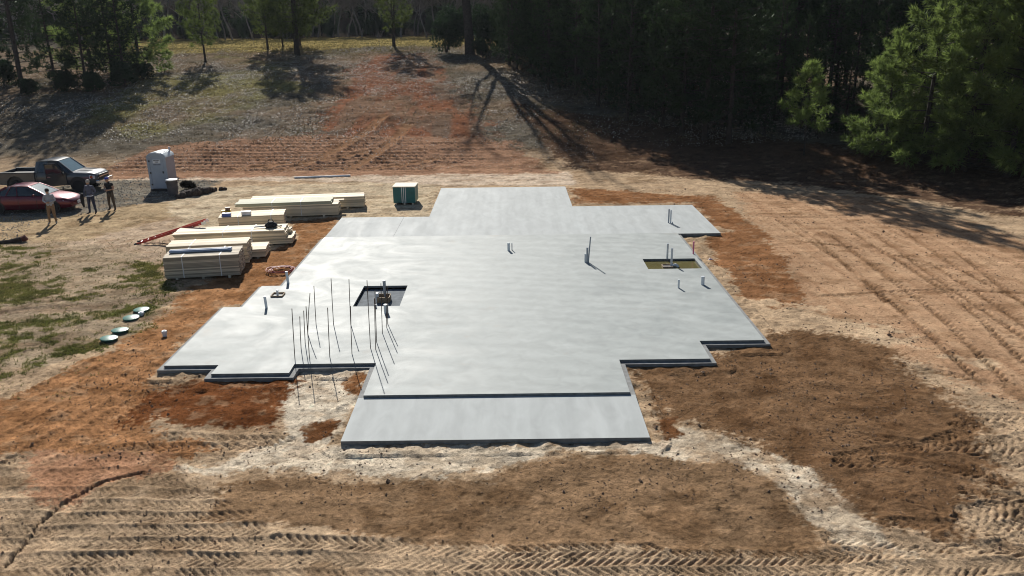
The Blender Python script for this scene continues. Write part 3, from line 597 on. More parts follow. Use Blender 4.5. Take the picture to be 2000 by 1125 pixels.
# ------------------------------------------------------------------ lumber
M_WOOD = mat('pine_lumber', (.68, .57, .41), .75, var=.16, scale=3, stretch=(.35, 9, 9), orand=.38, bump=.001)
M_WOODG = mat('weathered_lumber', (.50, .43, .33), .8, var=.2, scale=3, stretch=(.35, 9, 9), orand=.45, bump=.001)
M_WOODT = mat('green_edged_lumber', (.40, .40, .29), .75, var=.16, scale=3, stretch=(.35, 9, 9), orand=.12, bump=.001)
M_STRAP = mat('white_strap', (.7, .7, .7), .5, var=.1)
BOARD = {}
def board_mesh(L, w, h, m):
    k = (L, w, h, m.name)
    if k not in BOARD: BOARD[k] = MB().box((L / 2, w / 2, h / 2), (L, w, h)).mesh('board', m)
    return BOARD[k]
def bundle(label, x, y, yaw, L, nw, nh, w, h, m, z0=.09, straps=(.25, .75), jit=.02, short=None, top=None, group='banded stacks of lumber left of the slab'):
    e = tag(empty('lumber_stack', (x, y, gz(x, y)), R(yaw)), label, 'lumber stack', group)
    g = .008
    for t in (.15, .5, .85):
        MB().box((L * t, nw * (w + g) / 2, z0 / 2 - .03), (.09, nw * (w + g), z0 + .058)).build('bearer', M_WOODG, e)
    for k in range(nh):
        for i in range(nw):
            l = L; dx = rnd.uniform(-jit, jit)
            if short and short(i, k): dx += short(i, k)
            b = link('board', board_mesh(l, w, h, m if not (top and k >= nh - top[0]) else top[1]), e)
            b.location = (dx, i * (w + g) + rnd.uniform(-.004, .004) * (jit > .02), z0 + k * (h + .005)); b.rotation_euler = (0, 0, rnd.uniform(-.002, .002))
    W_, H_ = nw * (w + g) + .006, z0 + nh * (h + .005) + .004
    for t in straps:
        q = MB(); x0 = L * t
        q.box((x0, -.012, (z0 + H_) / 2), (.035, .006, H_ - z0 + .012)).box((x0, W_ / 2, H_ + .004), (.035, W_ + .03, .006)).box((x0, W_ + .012, (z0 + H_) / 2), (.035, .006, H_ - z0 + .012))
        q.build('strap', M_STRAP, e)
    e['top'] = H_
    return e, H_
rag = lambda seed, a: (lambda i, k, r=random.Random(seed): r.choice([0, 0, 0, a, -a, a * .5]))
st1, h1 = bundle('tall weathered stack of short boards nearest the camera', -13.33, 29.27, 9, 2.78, 11, 16, .112, .047, M_WOODG, jit=.022)
st2, h2 = bundle('lumber stack directly behind the tall weathered one', -13.9, 30.95, 8, 3.15, 8, 15, .12, .05, M_WOOD, straps=(.3,), jit=.03)
st3, h3 = bundle('low yellowish lumber stack poking out behind the tall weathered one', -12.6, 31.95, 8, 2.3, 5, 6, .235, .05, M_WOOD, straps=(), jit=.015)
st4, h4 = bundle('long lumber stack with the red ladder leaning on its end', -14.68, 33.80, 7, 4.75, 5, 12, .245, .046, M_WOOD, straps=(.42, .68), jit=.02, short=lambda i, k: (.22 if k < 5 else (-.05 if k < 10 else -.12)) + (.12 if (i > 2 and 5 <= k < 9) else 0))
st5, h5 = bundle('short pale lumber stack with small boxes on top', -14.05, 37.35, 10, 3.05, 5, 10, .245, .047, M_WOOD, straps=(.3, .8), jit=.01)
st6, h6 = bundle('long lumber stack with greenish top layers and two white straps', -13.6, 39.45, 6.5, 4.75, 5, 14, .235, .047, M_WOOD, straps=(.32, .62), jit=.03, short=lambda i, k: (-.28 if k >= 11 else (.25 if k > 8 and i > 3 else .05)), top=(3, M_WOODT))
st7, h7 = bundle('longest lumber stack at the back of the group', -13.7, 41.15, 6.5, 5.9, 4, 10, .25, .052, M_WOOD, straps=(), jit=.03)
def on_stack(st, u, v):      # world point on top of a stack
    a = st.rotation_euler.z; return (st.location.x + u * math.cos(a) - v * math.sin(a), st.location.y + u * math.sin(a) + v * math.cos(a), st.location.z + st['top'] + .002)
M_BLUEP = mat('blue_grey_pipe', (.26, .34, .50), .4, var=.1)
for i, (v, lab) in enumerate(((.62, 'nearer'), (.76, 'farther'))):
    p = on_stack(st1, .12, v); e = tag(empty('conduit_pipe', p, R(8)), lab + ' blue grey pipe lying on the tall weathered lumber stack', 'pipe', 'blue grey pipes lying on lumber')
    MB().tube((0, 0, .055), (2.25, 0, .055), .052, n=12).build('pipe_body', M_BLUEP, e, True); MB().tube((2.2, 0, .055), (2.33, 0, .055), .062, n=12).build('pipe_socket', M_BLUEP, e, True)
def small_box(name, label, p, d, m, rz, lid):
    e = tag(empty(name, p, rz), label, 'box')
    MB().box((0, 0, d[2] / 2), d).build('carton', m, e, bevel=.006); MB().box((0, 0, d[2] - .05 * d[2]), (d[0] + .012, d[1] + .012, .12 * d[2])).build('lid', lid, e, bevel=.004)
M_YEL = mat('yellow_card', (.62, .36, .02), .6); M_BLU = mat('blue_card', (.05, .10, .34), .5); M_WHT = mat('white_card', (.6, .62, .66), .6); M_BRN = mat('brown_card', (.22, .13, .09), .7)
small_box('carton', 'blue box at the left end of the short pale stack', on_stack(st5, .38, .22), (.40, .28, .16), M_BLU, .2, M_BLU)
small_box('carton', 'yellow box behind the blue one on the short pale stack', on_stack(st5, .30, .66), (.42, .3, .2), M_YEL, .2, M_YEL)
p = on_stack(st5, .38, .66); small_box('carton', 'small brown box on top of the yellow box', (p[0], p[1], p[2] + .215), (.22, .2, .12), M_BRN, .4, M_DARK)
small_box('carton', 'white box on the short pale stack', on_stack(st5, 1.28, .34), (.42, .3, .17), M_WHT, .15, M_WHT)
M_BAG = mat('black_canvas', (.015, .015, .018), .8, bump=.01, bscale=14)
p = on_stack(st4, 4.0, .62); e = tag(empty('tool_bag', p, .3), 'black tool bag with grey handled tool on the long lumber stack', 'tool bag')
q = MB()
q.lathe([(.05, 0), (.2, .01), (.23, .08), (.19, .18), (.1, .25), (.03, .27)], 12, Matrix.Scale(1.25, 4, (1, 0, 0))); q.build('bag_body', M_BAG, e, True)
MB().path([(-.12, 0, .24), (-.07, 0, .36), (.05, 0, .38), (.12, 0, .25)], .018, 6).build('bag_handle', M_BAG, e, True)
MB().path([(.22, -.1, .06), (.36, -.14, .05), (.44, .02, .03)], .03, 6).build('bag_strap', M_BAG, e, True)
MB().tube((-.75, .06, .05), (-.2, .0, .07), .03, n=8).build('tool_handle', mat('grey_tool', (.25, .28, .36), .4), e, True)
# ladder
M_RED = mat('red_fibreglass', (.46, .045, .03), .45, var=.15); M_ALU = mat('aluminium', (.62, .63, .65), .35, metal=.85, var=.08)
A0, A1 = Vector((-16.9, 34.75, .04)), Vector((-13.95, 35.15, .86)); B0 = A0 + Vector((-.05, .46, 0)); B1 = A1 + Vector((-.05, .46, 0))
lad = tag(empty('extension_ladder', A0), 'red fibreglass ladder leaning on the end of a lumber stack', 'ladder')
dirv = (A1 - A0).normalized(); nrm = Vector((0, 0, 1)).cross(dirv).normalized(); up = dirv.cross(nrm)
def bar(a, b, w, h):
    q = MB(); d = (b - a).normalized(); s = Vector((0, 1, 0)); s = (s - d * s.dot(d)).normalized(); t = d.cross(s)
    vs = [tuple(p + s * w * i + t * h * j - A0) for p in (a, b) for i, j in ((-.5, -.5), (.5, -.5), (.5, .5), (-.5, .5))]
    return q.add(vs, [(0, 1, 2, 3), (4, 5, 6, 7), (0, 1, 5, 4), (1, 2, 6, 5), (2, 3, 7, 6), (3, 0, 4, 7)])
for a, b in ((A0, A1), (B0, B1)):
    bar(a, b, .035, .085).build('rail', M_RED, lad)
    bar(a + Vector((.25, 0, .075)), b + Vector((.05, 0, .085)), .033, .075).build('fly_rail', M_RED, lad)
    bar(b - dirv * .05, b + dirv * .16, .06, .13).build('rail_cap', M_ALU, lad); bar(a - dirv * .09, a + dirv * .03, .06, .1).build('ladder_foot', M_DARK, lad)
for k in range(10):
    t = (k + .5) / 10; MB().tube(tuple(A0 + (A1 - A0) * t - A0), tuple(B0 + (B1 - B0) * t - A0), .019, n=8).build('rung', M_ALU, lad, True)
    if k < 9: MB().tube(tuple(A0 + (A1 - A0) * t + Vector((.3, 0, .08)) - A0), tuple(B0 + (B1 - B0) * t + Vector((.3, 0, .08)) - A0), .02, n=8).build('rung', M_ALU, lad, True)
# wrapped crate
M_TEAL = mat('teal_wrap', (.010, .125, .125), .42, var=.25, scale=2.5, bump=.01, bscale=5); M_TOP = mat('crate_top', (.62, .56, .44), .75, var=.12, scale=6)
cr = tag(empty('wrapped_crate', (-5.76, 43.1, gz(-5.7, 43)), R(-2)), 'green wrapped package with pale top and three white straps', 'crate')
MB().box((0, 0, .53), (1.2, 1.12, .86)).build('wrapping', M_TEAL, cr, bevel=.02)
MB().box((0, 0, .985), (1.24, 1.16, .045)).build('crate_top', M_TOP, cr)
for dx in (-.12, -.02, .08):
    MB().box((dx, -.566, .53), (.035, .008, .88)).build('strap', M_STRAP, cr)
for dx in (-.45, 0, .45): MB().box((dx, 0, .05), (.09, 1.1, .1)).build('bearer', M_WOODG, cr)
# coil of red tubing
q = MB(); pts = []
for i in range(150):
    a = i * .29; r = .42 + .10 * math.sin(i * .37) ; pts.append((r * 1.15 * math.cos(a) + .04 * math.sin(i * .11), r * math.sin(a), .03 + .05 * abs(math.sin(i * .21)) + i * .0003))
q.path(pts, .013, 5).build('tubing_coil', mat('red_tubing', (.38, .10, .09), .5), None, True)
co_ = bpy.data.objects['tubing_coil']; co_.location = (-9.15, 30.3, .02); tag(co_, 'loose coil of thin red tubing on the dirt beside the slab', 'tubing coil')
# septic lids
M_LID = mat('green_lid', (.035, .165, .128), .4, var=.12, scale=2); M_CLAY = mat('lid_dark', (.02, .06, .05), .6)
for x, y, tilt, lab in ((-12.76, 25.84, .02, 'farthest of the four round green tank lids'), (-12.76, 25.05, -.02, 'second farthest round green tank lid, nearest the white cap'), (-12.6, 23.9, .05, 'raised round green tank lid, third from the back'), (-12.62, 23.2, .04, 'round green tank lid nearest the camera')):
    e = tag(empty('tank_lid', (x, y, 0), rnd.uniform(0, 3)), lab, 'tank lid', 'round green tank lids in the grass'); e.rotation_euler.y = tilt; e.scale = (.74, .74, .8)
    MB().lathe([(.30, -.1), (.315, -.02), (.315, .07)], 28).build('riser', M_CLAY, e, True)
    MB().lathe([(.34, .055), (.355, .075), (.345, .10), (.25, .125), (.12, .14), (.02, .145)], 28).build('dome', M_LID, e, True)
    for a in range(6): MB().tube((.31 * math.cos(a * 1.047), .31 * math.sin(a * 1.047), .09), (.31 * math.cos(a * 1.047), .31 * math.sin(a * 1.047), .118), .012, n=6).build('bolt', M_CLAY, e)
def cleanout(label, x, y, r, h):
    e = tag(empty('cleanout_cap', (x, y, 0)), label, 'pipe cap', 'small white caps in the ground')
    MB().lathe([(r * .8, -.1), (r * .8, h * .6)], 14).build('pipe_body', M_PVC, e, True); MB().lathe([(r, h * .55), (r, h * .85), (r * .9, h), (r * .45, h), (r * .42, h + .02), (r * .05, h + .02)], 14).build('cap', M_PVC, e, True)
cleanout('small white cap between the two far green lids', -12.58, 25.42, .10, .12)
cleanout('white capped pipe standing in the red dirt left of the slab', -11.0, 23.5, .085, .17)
q = MB().tube((0, 0, .06), (3.5, .55, .05), .06, n=10).build('plastic_pipe', M_PVC, None, True); q.location = (-13.9, 50.9, 0); tag(q, 'long white plastic pipe lying on the pale track below the hill', 'pipe')
rb = MB(); rb.path([(-.12, 0, .03), (-.02, .05, .09), (.07, 0, .05), (.16, .06, .02)], [.03, .07, .06, .02], 7); q = rb.build('crumpled_ribbon', mat('pale_pink', (.55, .42, .45), .6), None, True); q.location = (8.06, 30.95, .0); tag(q, 'crumpled pale pink scrap on the dirt right of the slab', 'ribbon scrap')
# ------------------------------------------------------------------ trees
M_BARK = mat('pine_bark', (.045, .036, .031), .95, var=.4, scale=5, bump=.02, bscale=9)
M_GREYBARK = mat('grey_bark', (.21, .19, .18), .95, var=.35, scale=4, bump=.015, bscale=9)
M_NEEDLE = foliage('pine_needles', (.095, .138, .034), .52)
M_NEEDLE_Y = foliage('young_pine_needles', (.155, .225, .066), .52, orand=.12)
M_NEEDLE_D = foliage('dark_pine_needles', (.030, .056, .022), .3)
M_LEAF = foliage('evergreen_leaves', (.026, .052, .024), .28)
M_TWIG = mat('bare_twigs', (.23, .205, .195), .95, var=.3, scale=1, orand=.25)

def unit(a): return a / (np.linalg.norm(a, axis=-1, keepdims=True) + 1e-9)
def tufts(C, D, k, L, w, r, spread=.6, grow=.7):
    n = len(C); C = np.repeat(C, k, 0); D = np.repeat(D, k, 0)
    d = unit(D * grow + r.normal(0, spread, (n * k, 3))); s = unit(np.cross(d, r.normal(0, 1, (n * k, 3))))
    l = L * r.uniform(.6, 1.25, (n * k, 1)); a = C + d * l * .04
    V = np.stack([a - s * w / 2, a + s * w / 2, C + d * l + s * w * .1], 1).reshape(-1, 3)
    return V
def tri_mesh(name, V, m):
    return raw_mesh(name, V, np.arange(len(V)).reshape(-1, 3), m)
def pine(seed, H, base, rad, nb, dens, needle, bark=None, L=.30, w=.045, tr=.014, k=8, shape='cone', twin=False, dead=0, twg=.33):
    """tapered trunk with limbs (one mesh) and a crown of needle tufts"""
    r = np.random.default_rng(seed); q = MB(); C = []; D = []
    bend = r.uniform(-.03, .03, 2) * H
    ctr = lambda z, s=0: np.array([bend[0] * (z / H) ** 2 + s * (.25 + .5 * z / H), bend[1] * math.sin(z / H * 2.5) * .4, z])
    for s in ((-.35, .35) if twin else (0,)):
        zs = np.linspace(-.5, H * .98, 10)
        q.path([ctr(max(z, 0), s) + np.array([0, 0, min(z, 0)]) for z in zs], [max(H * tr * (1 - max(z, 0) / H) ** .85 * (1.35 if z < .05 else 1), .012) for z in zs], 8)
    for i in range(nb):
        f = (i + r.uniform(0, .8)) / nb; z = base + (H - base) * f; az = i * 2.4 + r.uniform(-.5, .5); s = (r.choice([-.35, .35]) if twin else 0)
        if shape == 'cone': env = (1 - f) ** .7 * .95 + .06
        elif shape == 'round': env = math.sin(min(math.pi, .35 + f * 2.65)) ** .8 * .95 + .08
        elif shape == 'mix': env = (.5 + .5 * math.sin(.9 + f * 2.0)) * (1 - f) ** .45 + .07
        else: env = (.55 + .45 * math.sin(.6 + f * 2.2)) * (1 - f ** 3) + .06
        ln = rad * env * r.uniform(.6, 1.12); el = -.12 + .75 * f + r.uniform(-.15, .2)
        p0 = ctr(z, s); dv = np.array([math.cos(az) * math.cos(el), math.sin(az) * math.cos(el), math.sin(el)])
        p1 = p0 + dv * ln * .55; p2 = p1 + unit(dv + np.array([0, 0, .28])) * ln * .45
        q.path([p0, p1, p2], [max(.006 * H * (1 - f) ** .6 * .5 + .008, .01), .014, .006], 4, caps=False)
        nt = max(int(dens * ln), 3)
        for j in range(nt):
            g = .28 + .72 * r.uniform() ** .7; b = p0 + (p1 - p0) * (g / .55) if g < .55 else p1 + (p2 - p1) * ((g - .55) / .45)
            sl = ln * twg * r.uniform(.2, 1) * (1.15 - g * .6); sd = unit(dv * .7 + r.normal(0, .55, 3) + np.array([0, 0, .12])); e = b + sd * sl
            C.append(e); D.append(unit(sd + np.array([0, 0, .45])))
            if sl > .45: C.append(b + sd * sl * .6); D.append(unit(sd + np.array([0, 0, .3])))
        C.append(p2); D.append(unit(p2 - p1 + np.array([0, 0, .3])))
    for i in range(dead):
        z = base * r.uniform(.3, 1.1); az = r.uniform(0, 6.3); p0 = ctr(z); q.path([p0, p0 + np.array([math.cos(az), math.sin(az), r.uniform(-.1, .2)]) * r.uniform(.5, 1.6)], [.016, .005], 3, caps=False)
    for j in range(3): C.append(ctr(H * (.97 + .012 * j))); D.append(np.array([0, 0, 1.]))
    V = tufts(np.array(C), np.array(D), k, L, w, r, .5, .85)
    return (('trunk', q.mesh('trunk', bark or M_BARK, 'all', False)), ('crown', tri_mesh('crown', V, needle)))
def bare(seed, H, spread, tr=.016, levels=4, twigs=5, m=None, leaf=None, fork=.35, tw=.02, thick=1.0, wob=.13):
    r = np.random.default_rng(seed); q = MB(); C = []; D = []
    def grow(p, d, l, rad, lev):
        pts = [p]; dd = d
        for i in range(3):
            dd = unit(dd + r.normal(0, wob, 3) + np.array([0, 0, .05])); pts.append(pts[-1] + dd * l / 3)
        q.path(pts, [rad, rad * .85, rad * .7, rad * .5], 6 if lev < 1 else (4 if lev < 3 else 3), caps=False)
        if lev >= levels:
            for _ in range(twigs): C.append(pts[r.integers(1, 4)]); D.append(dd)
            return
        n = 3 + (lev < 2)
        for i in range(n):
            b = pts[1 + min(i, 2)] if lev else pts[3] * .55 + pts[2] * .45 if i < 2 else pts[3]
            a = unit(np.cross(dd, r.normal(0, 1, 3))); nd = unit(dd * (1.0 if i == n - 1 else .62) + a * spread * r.uniform(.6, 1.1) + np.array([0, 0, .12]))
            grow(b, nd, l * r.uniform(.52, .74), rad * r.uniform(.42, .6) * thick, lev + 1)
    q.path([(0, 0, -.5), (0, 0, .05)], [H * tr * 1.5, H * tr * 1.2], 8, caps=False)
    grow(np.array([0, 0, 0.]), np.array([0, 0, 1.]), H * fork, H * tr, 0)
    V = tufts(np.array(C), np.array(D), 6, H * .055, tw, r, .75, .6)
    return (('trunk', q.mesh('trunk', m or M_GREYBARK, 'all', False)), ('crown', tri_mesh('crown', V, leaf or M_TWIG)))
def shrub(seed, H, rx, n, m, L=.16, w=.09, low=.05, stems=7):
    r = np.random.default_rng(seed); q = MB(); C = []; D = []
    lobes = [(np.array([r.uniform(-.55, .55) * rx, r.uniform(-.55, .55) * rx, H * r.uniform(.25, .8)]), r.uniform(.28, .5)) for _ in range(11)]
    for _ in range(n):
        c, s = lobes[r.integers(0, len(lobes))]; d = unit(r.normal(0, 1, 3)); p = c + d * np.array([rx, rx, H * .6]) * s * r.uniform(.55, 1.05)
        if p[2] < low: continue
        C.append(p); D.append(unit(d + np.array([0, 0, .3])))
    for i in range(stems):
        c, s = lobes[i]; q.path([(0, 0, -.2), (c[0] * .4, c[1] * .4, c[2] * .5), tuple(c)], [.05 * H / 3, .035 * H / 3, .012], 5, caps=False)
    return (('trunk', q.mesh('trunk', M_BARK, 'all', False)), ('crown', tri_mesh('crown', tufts(np.array(C), np.array(D), 4, L, w, r, .8, .6), m)))

def plant(proto, name, label, cat, x, y, s=1.0, rz=None, group=None, sz=None, dz=0.0):
    e = empty(name, (x, y, gz(x, y) - .05 + dz), rnd.uniform(0, 6.28) if rz is None else rz); e.scale = (s, s, sz or s)
    for n, me in proto: link(n, me, e)
    return tag(e, label, cat, group)

P_YOUNG = [pine(s, 11, .5, 3.3, 66, 15, M_NEEDLE_Y, L=.44, w=.05, k=10, shape='mix', dead=14, twg=.22) for s in (1, 2, 3)]
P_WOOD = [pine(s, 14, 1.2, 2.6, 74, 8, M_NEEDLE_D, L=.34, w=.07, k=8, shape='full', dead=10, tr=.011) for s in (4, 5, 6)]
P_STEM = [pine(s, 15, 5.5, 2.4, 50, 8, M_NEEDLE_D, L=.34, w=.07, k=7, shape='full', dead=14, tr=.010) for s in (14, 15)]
P_OPEN = [pine(s, 9, 2.0, 2.7, 76, 12, M_NEEDLE, L=.32, w=.05, k=8, shape='round', dead=3, tr=.016) for s in (7, 8)]
P_TWIN = pine(9, 12, 2.3, 4.8, 96, 11, M_NEEDLE, L=.38, w=.06, k=8, shape='round', tr=.024, twin=True)
P_SLIM = pine(10, 11, 2.5, 2.9, 76, 11, M_NEEDLE, L=.34, w=.05, k=8, shape='round', tr=.012, twin=True)
P_LONE = pine(12, 5.9, 2.0, 1.7, 34, 18, M_NEEDLE_Y, L=.40, w=.042, k=10, shape='mix', tr=.010, twg=.24)
P_BARE = [bare(s, 15, .75, .011, 4, 6) for s in (21, 22)]
def spreading_tree(seed):
    """big trunk that forks low into long, nearly straight rising limbs"""
    r = np.random.default_rng(seed); q = MB(); C = []; D = []
    q.path([(0, 0, -.6), (0, 0, .2), (-.15, 0, 4), (-.5, .1, 8.5), (-.9, .1, 11)], [.85, .62, .52, .46, .40], 10, caps=False)
    for a, t, l, z, rad in ((-1.45, .42, 15, 8.0, .26), (-1.1, .26, 17, 9.5, .30), (-.35, .12, 17, 10.8, .34), (.55, .16, 16, 10.5, .30), (1.2, .30, 15, 9.0, .27), (1.75, .55, 12, 7.2, .22), (-1.9, .62, 11, 6.6, .20), (2.9, .35, 12, 9.5, .22), (.1, .5, 11, 8.6, .2)):
        p = np.array([-.45 * (z / 8.5) ** 2 * .9, .05, z]); d = unit(np.array([math.sin(a) * math.sin(t) - .17, math.cos(a) * math.sin(t) * .6, math.cos(t)])); pts = [p]
        for k in range(5): d = unit(d + r.normal(0, .05, 3)); pts.append(pts[-1] + d * l / 5)
        q.path(pts, [rad, rad * .86, rad * .72, rad * .56, rad * .38, rad * .16], 7, caps=False)
        for k in range(9):
            g = r.uniform(.35, .98) * 5; b = pts[int(g)] + (pts[min(int(g) + 1, 5)] - pts[int(g)]) * (g % 1); e = unit(d * .8 + r.normal(0, .55, 3)); ll = l * r.uniform(.12, .3)
            q.path([b, b + e * ll * .5, b + unit(e + np.array([0, 0, .3])) * ll], [rad * .3, rad * .2, .02], 4, caps=False)
            for _ in range(5): C.append(b + e * ll * r.uniform(.5, 1)); D.append(e)
    V = tufts(np.array(C), np.array(D), 5, 1.1, .06, r, .7, .6)
    return (('trunk', q.mesh('trunk', M_BARK, 'all', False)), ('crown', tri_mesh('crown', V, M_TWIG)))
P_OAK = spreading_tree(5)
P_SHRUB = [shrub(s, 4.2, 2.3, 3600, M_LEAF, L=.2, w=.1) for s in (31, 32)]
P_LOWB = shrub(33, 1.6, 1.1, 1500, M_LEAF, L=.14, w=.07)

# trees on the hill
plant(P_OPEN[0], 'pine_tree', 'lone slim pine with bare lower trunk at the top left of the slope', 'tree', -34.57, 94.35, .92, 1.0)
plant(P_TWIN, 'pine_tree', 'large twin trunk pine on the crest above a broad round shadow', 'tree', -25.3, 99.2, 1.0, 1.2)
plant(P_OPEN[1], 'pine_tree', 'leftmost of three small pines behind the twin trunk pine', 'tree', -30.2, 104.2, .95, .3, 'small pines behind the twin trunk pine')
plant(P_OPEN[0], 'pine_tree', 'middle one of three small pines behind the twin trunk pine', 'tree', -28.9, 106.5, .85, 2.3, 'small pines behind the twin trunk pine')
plant(P_OPEN[1], 'pine_tree', 'rightmost of three small pines behind the twin trunk pine', 'tree', -27.2, 108.5, .9, 4.3, 'small pines behind the twin trunk pine')
plant(P_SLIM, 'pine_tree', 'pair of thin pine stems above the red clay slope', 'tree', -14.4, 104.3, .95, .4)
plant(P_OAK, 'oak_tree', 'big dark trunked tree casting branching shadows down the slope', 'tree', -4.64, 98.5, 1.0, 0.0)
plant(P_SHRUB[0], 'evergreen_shrub', 'leafy evergreen just left of the big dark trunk', 'shrub', -7.6, 100.5, 1.35, .5)
plant(P_SHRUB[1], 'evergreen_shrub', 'leafy evergreen just right of the big dark trunk', 'shrub', -1.9, 101.0, 1.25, 1.5)
plant(P_SHRUB[0], 'evergreen_shrub', 'low evergreen in front of the big dark trunk', 'shrub', -3.0, 95.5, .55, 3.5)
plant(P_STEM[0], 'pine_tree', 'thin pine stem between the big dark trunk and the wood', 'tree', 1.44, 98.4, .85, .5)
q = bare(25, 3.2, .4, .008, 2, 3); plant(q, 'sapling', 'bare sapling beside the pair of thin pine stems', 'sapling', -15.9, 102.6, 1, 0)
for i, (x, y) in enumerate(((-43.5, 108), (-39, 109), (-33.2, 108.5), (-31.6, 107.5))):
    plant(q, 'sapling', ['bare sapling farthest left on the yellow grass', 'second bare sapling from the left on the yellow grass', 'third bare sapling from the left on the yellow grass', 'bare sapling on the grass nearest the small pines'][i], 'sapling', x, y, .8, i, 'bare saplings on the yellow grass')
# left thicket
for i, (x, y, k, s, lab) in enumerate(((-47.0, 79.2, 3, 1.15, 'large dark pine at the left edge of the slope'), (-44.8, 81.2, 0, .75, 'dark pine just right of the large one at the left edge'), (-41.3, 80.2, 1, .72, 'dark bushy pine in the middle of the left thicket'),
                                       (-40.6, 84.5, 0, .85, 'pine behind the middle of the left thicket'), (-38.9, 83.2, 1, .7, 'dense pine near the right end of the left thicket'), (-39.5, 88.4, 2, .95, 'taller green pine at the right end of the left thicket'), (-50.5, 85, 0, .9, 'pine half out of view at the far left'), (-44.5, 88, 2, 1.0, 'pine at the back of the left thicket'))):
    plant(([P_WOOD[0], P_WOOD[1], P_YOUNG[0], P_STEM[1]])[k], 'pine_tree', lab, 'tree', x, y, s * 1.28, None, 'pines of the left thicket')
for i, (x, y, s, lab) in enumerate(((-45.9, 78.3, 1.0, 'low shrub at the foot of the large left pine'), (-43, 79.5, 1.3, 'low shrub left of the middle of the left thicket'), (-40.2, 79.3, 1.2, 'low shrub in front of the left thicket'), (-38.2, 81.5, 1.5, 'low shrub at the right of the left thicket'), (-51, 83, 1.6, 'dark shrub at the left picture edge on the slope'), (-37.6, 84.8, 1.1, 'small shrub under the rightmost pine of the left thicket'))):
    plant(P_LOWB, 'undergrowth_shrub', lab, 'shrub', x, y, s, None, 'low shrubs of the left thicket')

# wood on the right, nearest trees first
EDGE = [(-1.0, 92), (2.7, 79), (4.8, 72.5), (8.4, 65.5), (11.7, 61), (14.8, 57.6), (17.9, 55.8), (20.8, 54), (23.2, 51.5), (25.3, 49), (27.3, 47), (31, 43), (37, 36.5), (42, 30)]
plant(P_LONE, 'pine_tree', 'small bright pine standing alone in front of the dark wood', 'tree', 19.7, 53.5, 1.0, .4)
right = [(23.9, 51.0, .72, 'front left bushy pine of the bright group at the right'), (25.6, 49.6, 1.08, 'bushy pine second from the left in the bright right group'), (27.4, 47.8, 1.12, 'bushy pine in the middle of the bright right group'), (28.9, 46.0, 1.2, 'bushy pine right of the middle of the bright right group'), (31.2, 44.0, 1.2, 'bushy pine at the right picture edge'), (34.2, 40.8, 1.2, 'bushy pine just outside the right picture edge'),
         (28.6, 51.0, 1.1, 'tall pine behind the middle of the bright right group'), (32.0, 48.0, 1.15, 'tall pine behind the right of the bright right group')]
for i, (x, y, s, lab) in enumerate(right): plant(P_YOUNG[i % 3], 'pine_tree', lab, 'tree', x, y, s, i * 1.7, 'bright bushy pines at the right')
pr = np.random.default_rng(99); placed = [(x, y) for x, y, *_ in right] + [(19.7, 53.5)]
def edge_depth(x, y): return -poly_sd(np.array([x]), np.array([y]), EDGE + [(-300, 0), (-300, 92)])[0]
for x, y, s, lab in ((15.7, 57.6, 1.22, 'right'), (14.3, 59.0, 1.25, 'middle'), (12.9, 60.6, 1.2, 'left')):
    plant(P_WOOD[int(y) % 3], 'pine_tree', lab + 'most of the three tall dark pines at the edge of the shaded wood' if lab != 'middle' else 'middle of the three tall dark pines at the edge of the shaded wood', 'tree', x, y, s, None, 'tall pines at the edge of the shaded wood'); placed.append((x, y))
cnt = 0
for _ in range(6000):
    x = pr.uniform(-2, 46); y = pr.uniform(30, 112)
    sdv = poly_sd(np.array([x]), np.array([y]), EDGE + [(80, 20), (80, 130), (2, 130)])[0]
    if sdv < .3 or sdv > 20: continue
    sp = 1.75 if sdv < 9 else 2.6
    if min((x - a) ** 2 + (y - b) ** 2 for a, b in placed) < sp * sp: continue
    if x > 21.5 and sdv < 6 and y < 56: continue
    placed.append((x, y)); cnt += 1
    s = (.82 + .026 * sdv) * pr.uniform(.85, 1.12)
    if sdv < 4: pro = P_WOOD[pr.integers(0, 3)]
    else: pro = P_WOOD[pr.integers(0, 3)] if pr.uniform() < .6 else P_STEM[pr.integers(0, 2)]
    # the sun reaches the bright pines: nothing behind them stands above its rays
    skip = False
    for bx, by, bz, bw in ((19.7, 53.5, 2.2, 2.6), (23.5, 51, 3.5, 2.5), (26.5, 48.5, 4.5, 2.5), (29.5, 46.5, 5.0, 3.0)):
        t_ = -(x - bx) * .259 + (y - by) * .966; perp = abs((x - bx) * .966 + (y - by) * .259)
        if perp < bw and t_ > 0:
            lim = bz + gz(bx, by) + .62 * t_ - gz(x, y); s = min(s, lim / 14.5)
            if s < .32: skip = True
    if skip: continue
    front = sdv < 4
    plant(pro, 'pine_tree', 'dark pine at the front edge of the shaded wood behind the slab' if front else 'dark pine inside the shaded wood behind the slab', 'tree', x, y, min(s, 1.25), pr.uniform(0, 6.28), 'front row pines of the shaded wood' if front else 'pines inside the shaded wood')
    if cnt > 185: break
